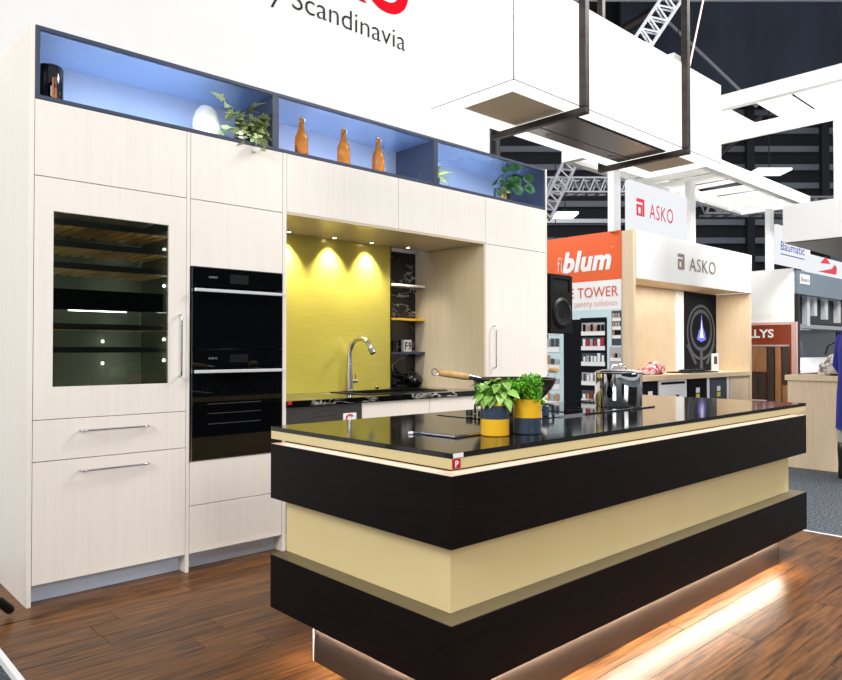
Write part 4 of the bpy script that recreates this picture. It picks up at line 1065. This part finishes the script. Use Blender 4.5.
for s in (1, -1):
    bt_ = loft('boot', [(0.10*s, 0.055, 0.0, 0.055, 0.06), (0.10*s, 0.060, 0.06, 0.052, 0.058), (0.10*s, 0.065, 0.14, 0.048, 0.05), (0.10*s, 0.055, 0.28, 0.064, 0.066), (0.10*s, 0.050, 0.38, 0.068, 0.07)], 'boot', t, 16, True)
    loft('toe', [(0.10*s, -0.030, 0.0, 0.045, 0.095), (0.10*s, -0.030, 0.03, 0.045, 0.092), (0.10*s, -0.005, 0.065, 0.04, 0.06), (0.10*s, 0.015, 0.085, 0.02, 0.03)], 'boot', bt_, 16, True)
    loft('legging', [(0.10*s, 0.050, 0.36, 0.072, 0.073), (0.10*s, 0.050, 0.44, 0.076, 0.078), (0.10*s, 0.045, 0.54, 0.085, 0.085)], 'cloth_grey', t, 16)
hr = lathe('hair', [(0.0, 0.125), (0.05, 0.118), (0.09, 0.09), (0.108, 0.04), (0.108, -0.03), (0.10, -0.12), (0.085, -0.16)], 'hair', t, (0, 0.018, 1.64), 20)
for s in (-1, 1):
    lathe('eye', [(0, -0.010), (0.010, 0), (0, 0.010)], 'white', t, (0.032*s, -0.098, 1.625), 10)
lathe('nose', [(0.016, -0.02), (0.012, 0), (0.004, 0.03)], 'skin', t, (0, -0.108, 1.60), 10)
for s, wx, wy, wz in ((1, 0.19, -0.14, 0.85), (-1, -0.17, -0.22, 1.06)):
    for f in range(4):
        a = Vector((wx-0.024+f*0.016, wy, wz)); b = Vector((0, -0.03, -0.035)) if s > 0 else Vector((0.0, -0.045, -0.012))
        tube('finger', [a, a+b, a+b*1.5+Vector((0, 0.012, -0.022))], [0.0095, 0.0085, 0.007], 'skin', t, 8)
    a = Vector((wx-0.030*s, wy+0.01, wz)); tube('thumb', [a, a+Vector((-0.015*s, -0.02, -0.015)), a+Vector((-0.012*s, -0.045, -0.02))], [0.010, 0.009, 0.007], 'skin', t, 8)

t = thing('handbag', 'pale floral patterned handbag resting on the counter beside the blue coat', 'bag', (8.30, 2.47, 0.976))
bm = bmesh.new(); bmesh.ops.create_icosphere(bm, subdivisions=3, radius=1.0)
for v in bm.verts:
    x, y, z = v.co
    f = 1 + 0.10*math.sin(7*y+2*z)*math.cos(6*z)
    tp = 1 - 0.35*max(0, z)
    v.co = Vector((8.31 + x*0.075*f*tp, 2.515 + y*0.125*f*tp - 0.05*z, 0.977 + 0.105 + max(-0.105, z*0.15*f)))
from_bm(bm, 'pouch', 'bag_print', t, True, 180)
tube('strap', [(8.30, 2.58, 1.20), (8.28, 2.55, 1.29), (8.26, 2.48, 1.33), (8.27, 2.43, 1.28), (8.30, 2.41, 1.19)], 0.010, 'hair', t)
tube('piping', [(8.31, 2.63, 0.986), (8.26, 2.52, 0.986), (8.29, 2.42, 0.986)], 0.009, 'print_dark', t)

# ------------------------------------------------------------------ exhibition hall shell, turned like the view
FW = Vector((math.sin(YAW), math.cos(YAW), 0)); RT = Vector((math.cos(YAW), -math.sin(YAW), 0))
def hall_box(name, u0, u1, d0, d1, z0, z1, m, parent=None):
    bm = bmesh.new()
    vv = []
    for z in (z0, z1):
        for u, d in ((u0, d0), (u1, d0), (u1, d1), (u0, d1)): vv.append(bm.verts.new(FW*d + RT*u + Vector((0, 0, z))))
    for f in ((0, 1, 2, 3), (4, 5, 6, 7), (0, 1, 5, 4), (1, 2, 6, 5), (2, 3, 7, 6), (3, 0, 4, 7)): bm.faces.new([vv[i] for i in f])
    return from_bm(bm, name, m, parent)
hw = structure(hall_box('wall_far', -6, 24, 27.0, 27.3, -0.03, 19, 'hall_wall'))
for z in (4.6, 5.3, 6.0, 6.7, 7.4, 8.1, 8.8, 9.5, 10.2):
    hall_box('girt', -6, 24, 26.8, 26.98, z, z+0.22, 'hall_rib', hw)
hall_box('light_band', 4.5, 9.5, 26.6, 26.78, 6.05, 6.2, 'alu', hw); hall_box('light_band', 4.5, 9.5, 26.6, 26.78, 5.15, 5.25, 'alu_grey', hw)
for u in (8.3, 12.2, 15.0, 18.0): hall_box('column', u, u+0.28, 26.3, 26.5, 0, 11, 'hall_wall', hw)
structure(hall_box('wall_drape', 7.3, 24, 25.6, 25.8, 10.25, 19, 'hall_drape'))
rf = structure(hall_box('ceiling', -6, 10, 15, 26.9, 14.6, 14.9, 'hall_wall'))

structure(box('wall_front', -9, 16, -11.2, -11.0, -0.03, 9, 'hall_wall', None, 0))
def truss(label, p0, p1, w, m, n=10, r=0.03, side=None):
    p0, p1 = Vector(p0), Vector(p1); d = (p1-p0).normalized()
    s = (d.cross(FW)).normalized() if side is None else Vector(side).normalized(); k = d.cross(s).normalized()
    t = thing('lattice_truss', label, 'truss', p0, 'hall lighting trusses')
    cor = [s*w/2+k*w/2, s*w/2-k*w/2, -s*w/2-k*w/2, -s*w/2+k*w/2]
    for c in cor: tube('chord', [p0+c, p1+c], r, m, t, 6)
    bm = bmesh.new()
    for i in range(n):
        a = p0.lerp(p1, i/n); b = p0.lerp(p1, (i+1)/n); mid = (a+b)/2
        for q in range(4):
            c0, c1 = cor[q], cor[(q+1) % 4]
            tube_bm(bm, [a+c0, mid+c1], r*0.6, 5, False); tube_bm(bm, [mid+c1, b+c0], r*0.6, 5, False)
    from_bm(bm, 'bracing', m, t)['kind'] = 'stuff'
    c = p1.lerp(p0, 0.1); tube('hanger', [c, Vector((c.x, c.y, 14.6))], 0.012, 'black_satin', t, 6)
def at(px_u, d, z): return FW*d + RT*px_u + Vector((0, 0, z))
truss('white lattice truss sloping behind the top of the light box', at(4.1, 14, 6.9), at(5.5, 14, 9.0), 0.36, 'alu', 9, 0.035)
truss('grey lattice truss sloping down behind the right end of the cabinets', at(2.45, 14, 3.9), at(3.12, 14, 5.3), 0.25, 'alu_grey', 9, 0.028)
truss('horizontal grey lattice truss far behind the orange poster header', at(3.0, 17, 5.2), at(6.6, 17, 5.2), 0.34, 'alu_grey', 14, 0.03)
truss('long horizontal grey lattice truss below the far hall roof at right', at(8.8, 22, 5.72), at(16.0, 22, 5.72), 0.5, 'alu_grey', 18, 0.04)
def fixture(label, u, d, z, w):
    t = thing('hall_light', label, 'light', at(u, d, z), 'hall ceiling lights')
    c = at(u, d, z)
    hall_box('lamp', u-w/2, u+w/2, d-0.35, d+0.35, z, z+0.06, 'lamp_lit', t)
    tube('hanger', [c+Vector((0, 0, 0.06)), c+Vector((0, 0, 2.6))], 0.015, 'black_satin', t, 6)
fixture('flat hall light glowing left of the white post', 3.68, 18.0, 4.66, 0.55)
fixture('flat hall light glowing below the high canopy at right', 9.9, 20.0, 6.28, 0.95)
fixture('flat hall light glowing just above the orange poster header', 4.2, 22.0, 4.55, 0.9)
def rod(name, label, a, b, r, m): tag(tube(name, [a, b], r, m, None, 8), label, 'brace')
rod('roof_brace', 'thin grey diagonal brace across the dark navy hall wall', at(8.1, 23, 12.0), at(11.0, 23, 9.2), 0.06, 'alu_grey')
rod('roof_beam', 'pale horizontal roof beam along the top of the picture', at(3.0, 20, 11.26), at(13.5, 20, 11.26), 0.08, 'alu')
rod('roof_rafter', 'brownish sloping rafter behind the top of the light box', at(4.7, 21, 10.0), at(7.0, 21, 11.4), 0.14, 'bronze')
rod('roof_brace', 'dark sloping brace against the ribbed hall wall at right', at(9.2, 24, 7.0), at(11.6, 24, 9.2), 0.10, 'bronze')
rod('wire_rope', 'thin pale hanging cable just left of the farther hoop', at(3.72, 10, 5.2), at(3.80, 10, 7.0), 0.012, 'alu_grey')
rod('wire_rope', 'thin copper hanging cable just right of the farther hoop', at(3.86, 10.4, 4.9), at(4.22, 10.4, 6.6), 0.014, 'pink_edge')
rod('dark_column', 'dark column behind the display boxes at the end of the white wall', at(0.82, 7.9, 0), at(0.82, 7.9, 3.75), 0.07, 'black_satin')
tag(hall_box('number_board', 8.1, 8.75, 14.2, 14.25, 3.55, 4.05, 'print_grey'), 'pale hanging board with dark digits behind the stand canopy', 'sign')
for i, z in enumerate((3.62, 3.80)):
    c = at(8.55, 14.19, z+0.08)
    pts = [c + RT*0.07*math.cos(a) + Vector((0, 0, 0.07*math.sin(a))) for a in [2*math.pi*j/12 for j in range(13)]]
    tube('digit', pts, 0.018, 'print_dark', bpy.data.objects['number_board'], 6)
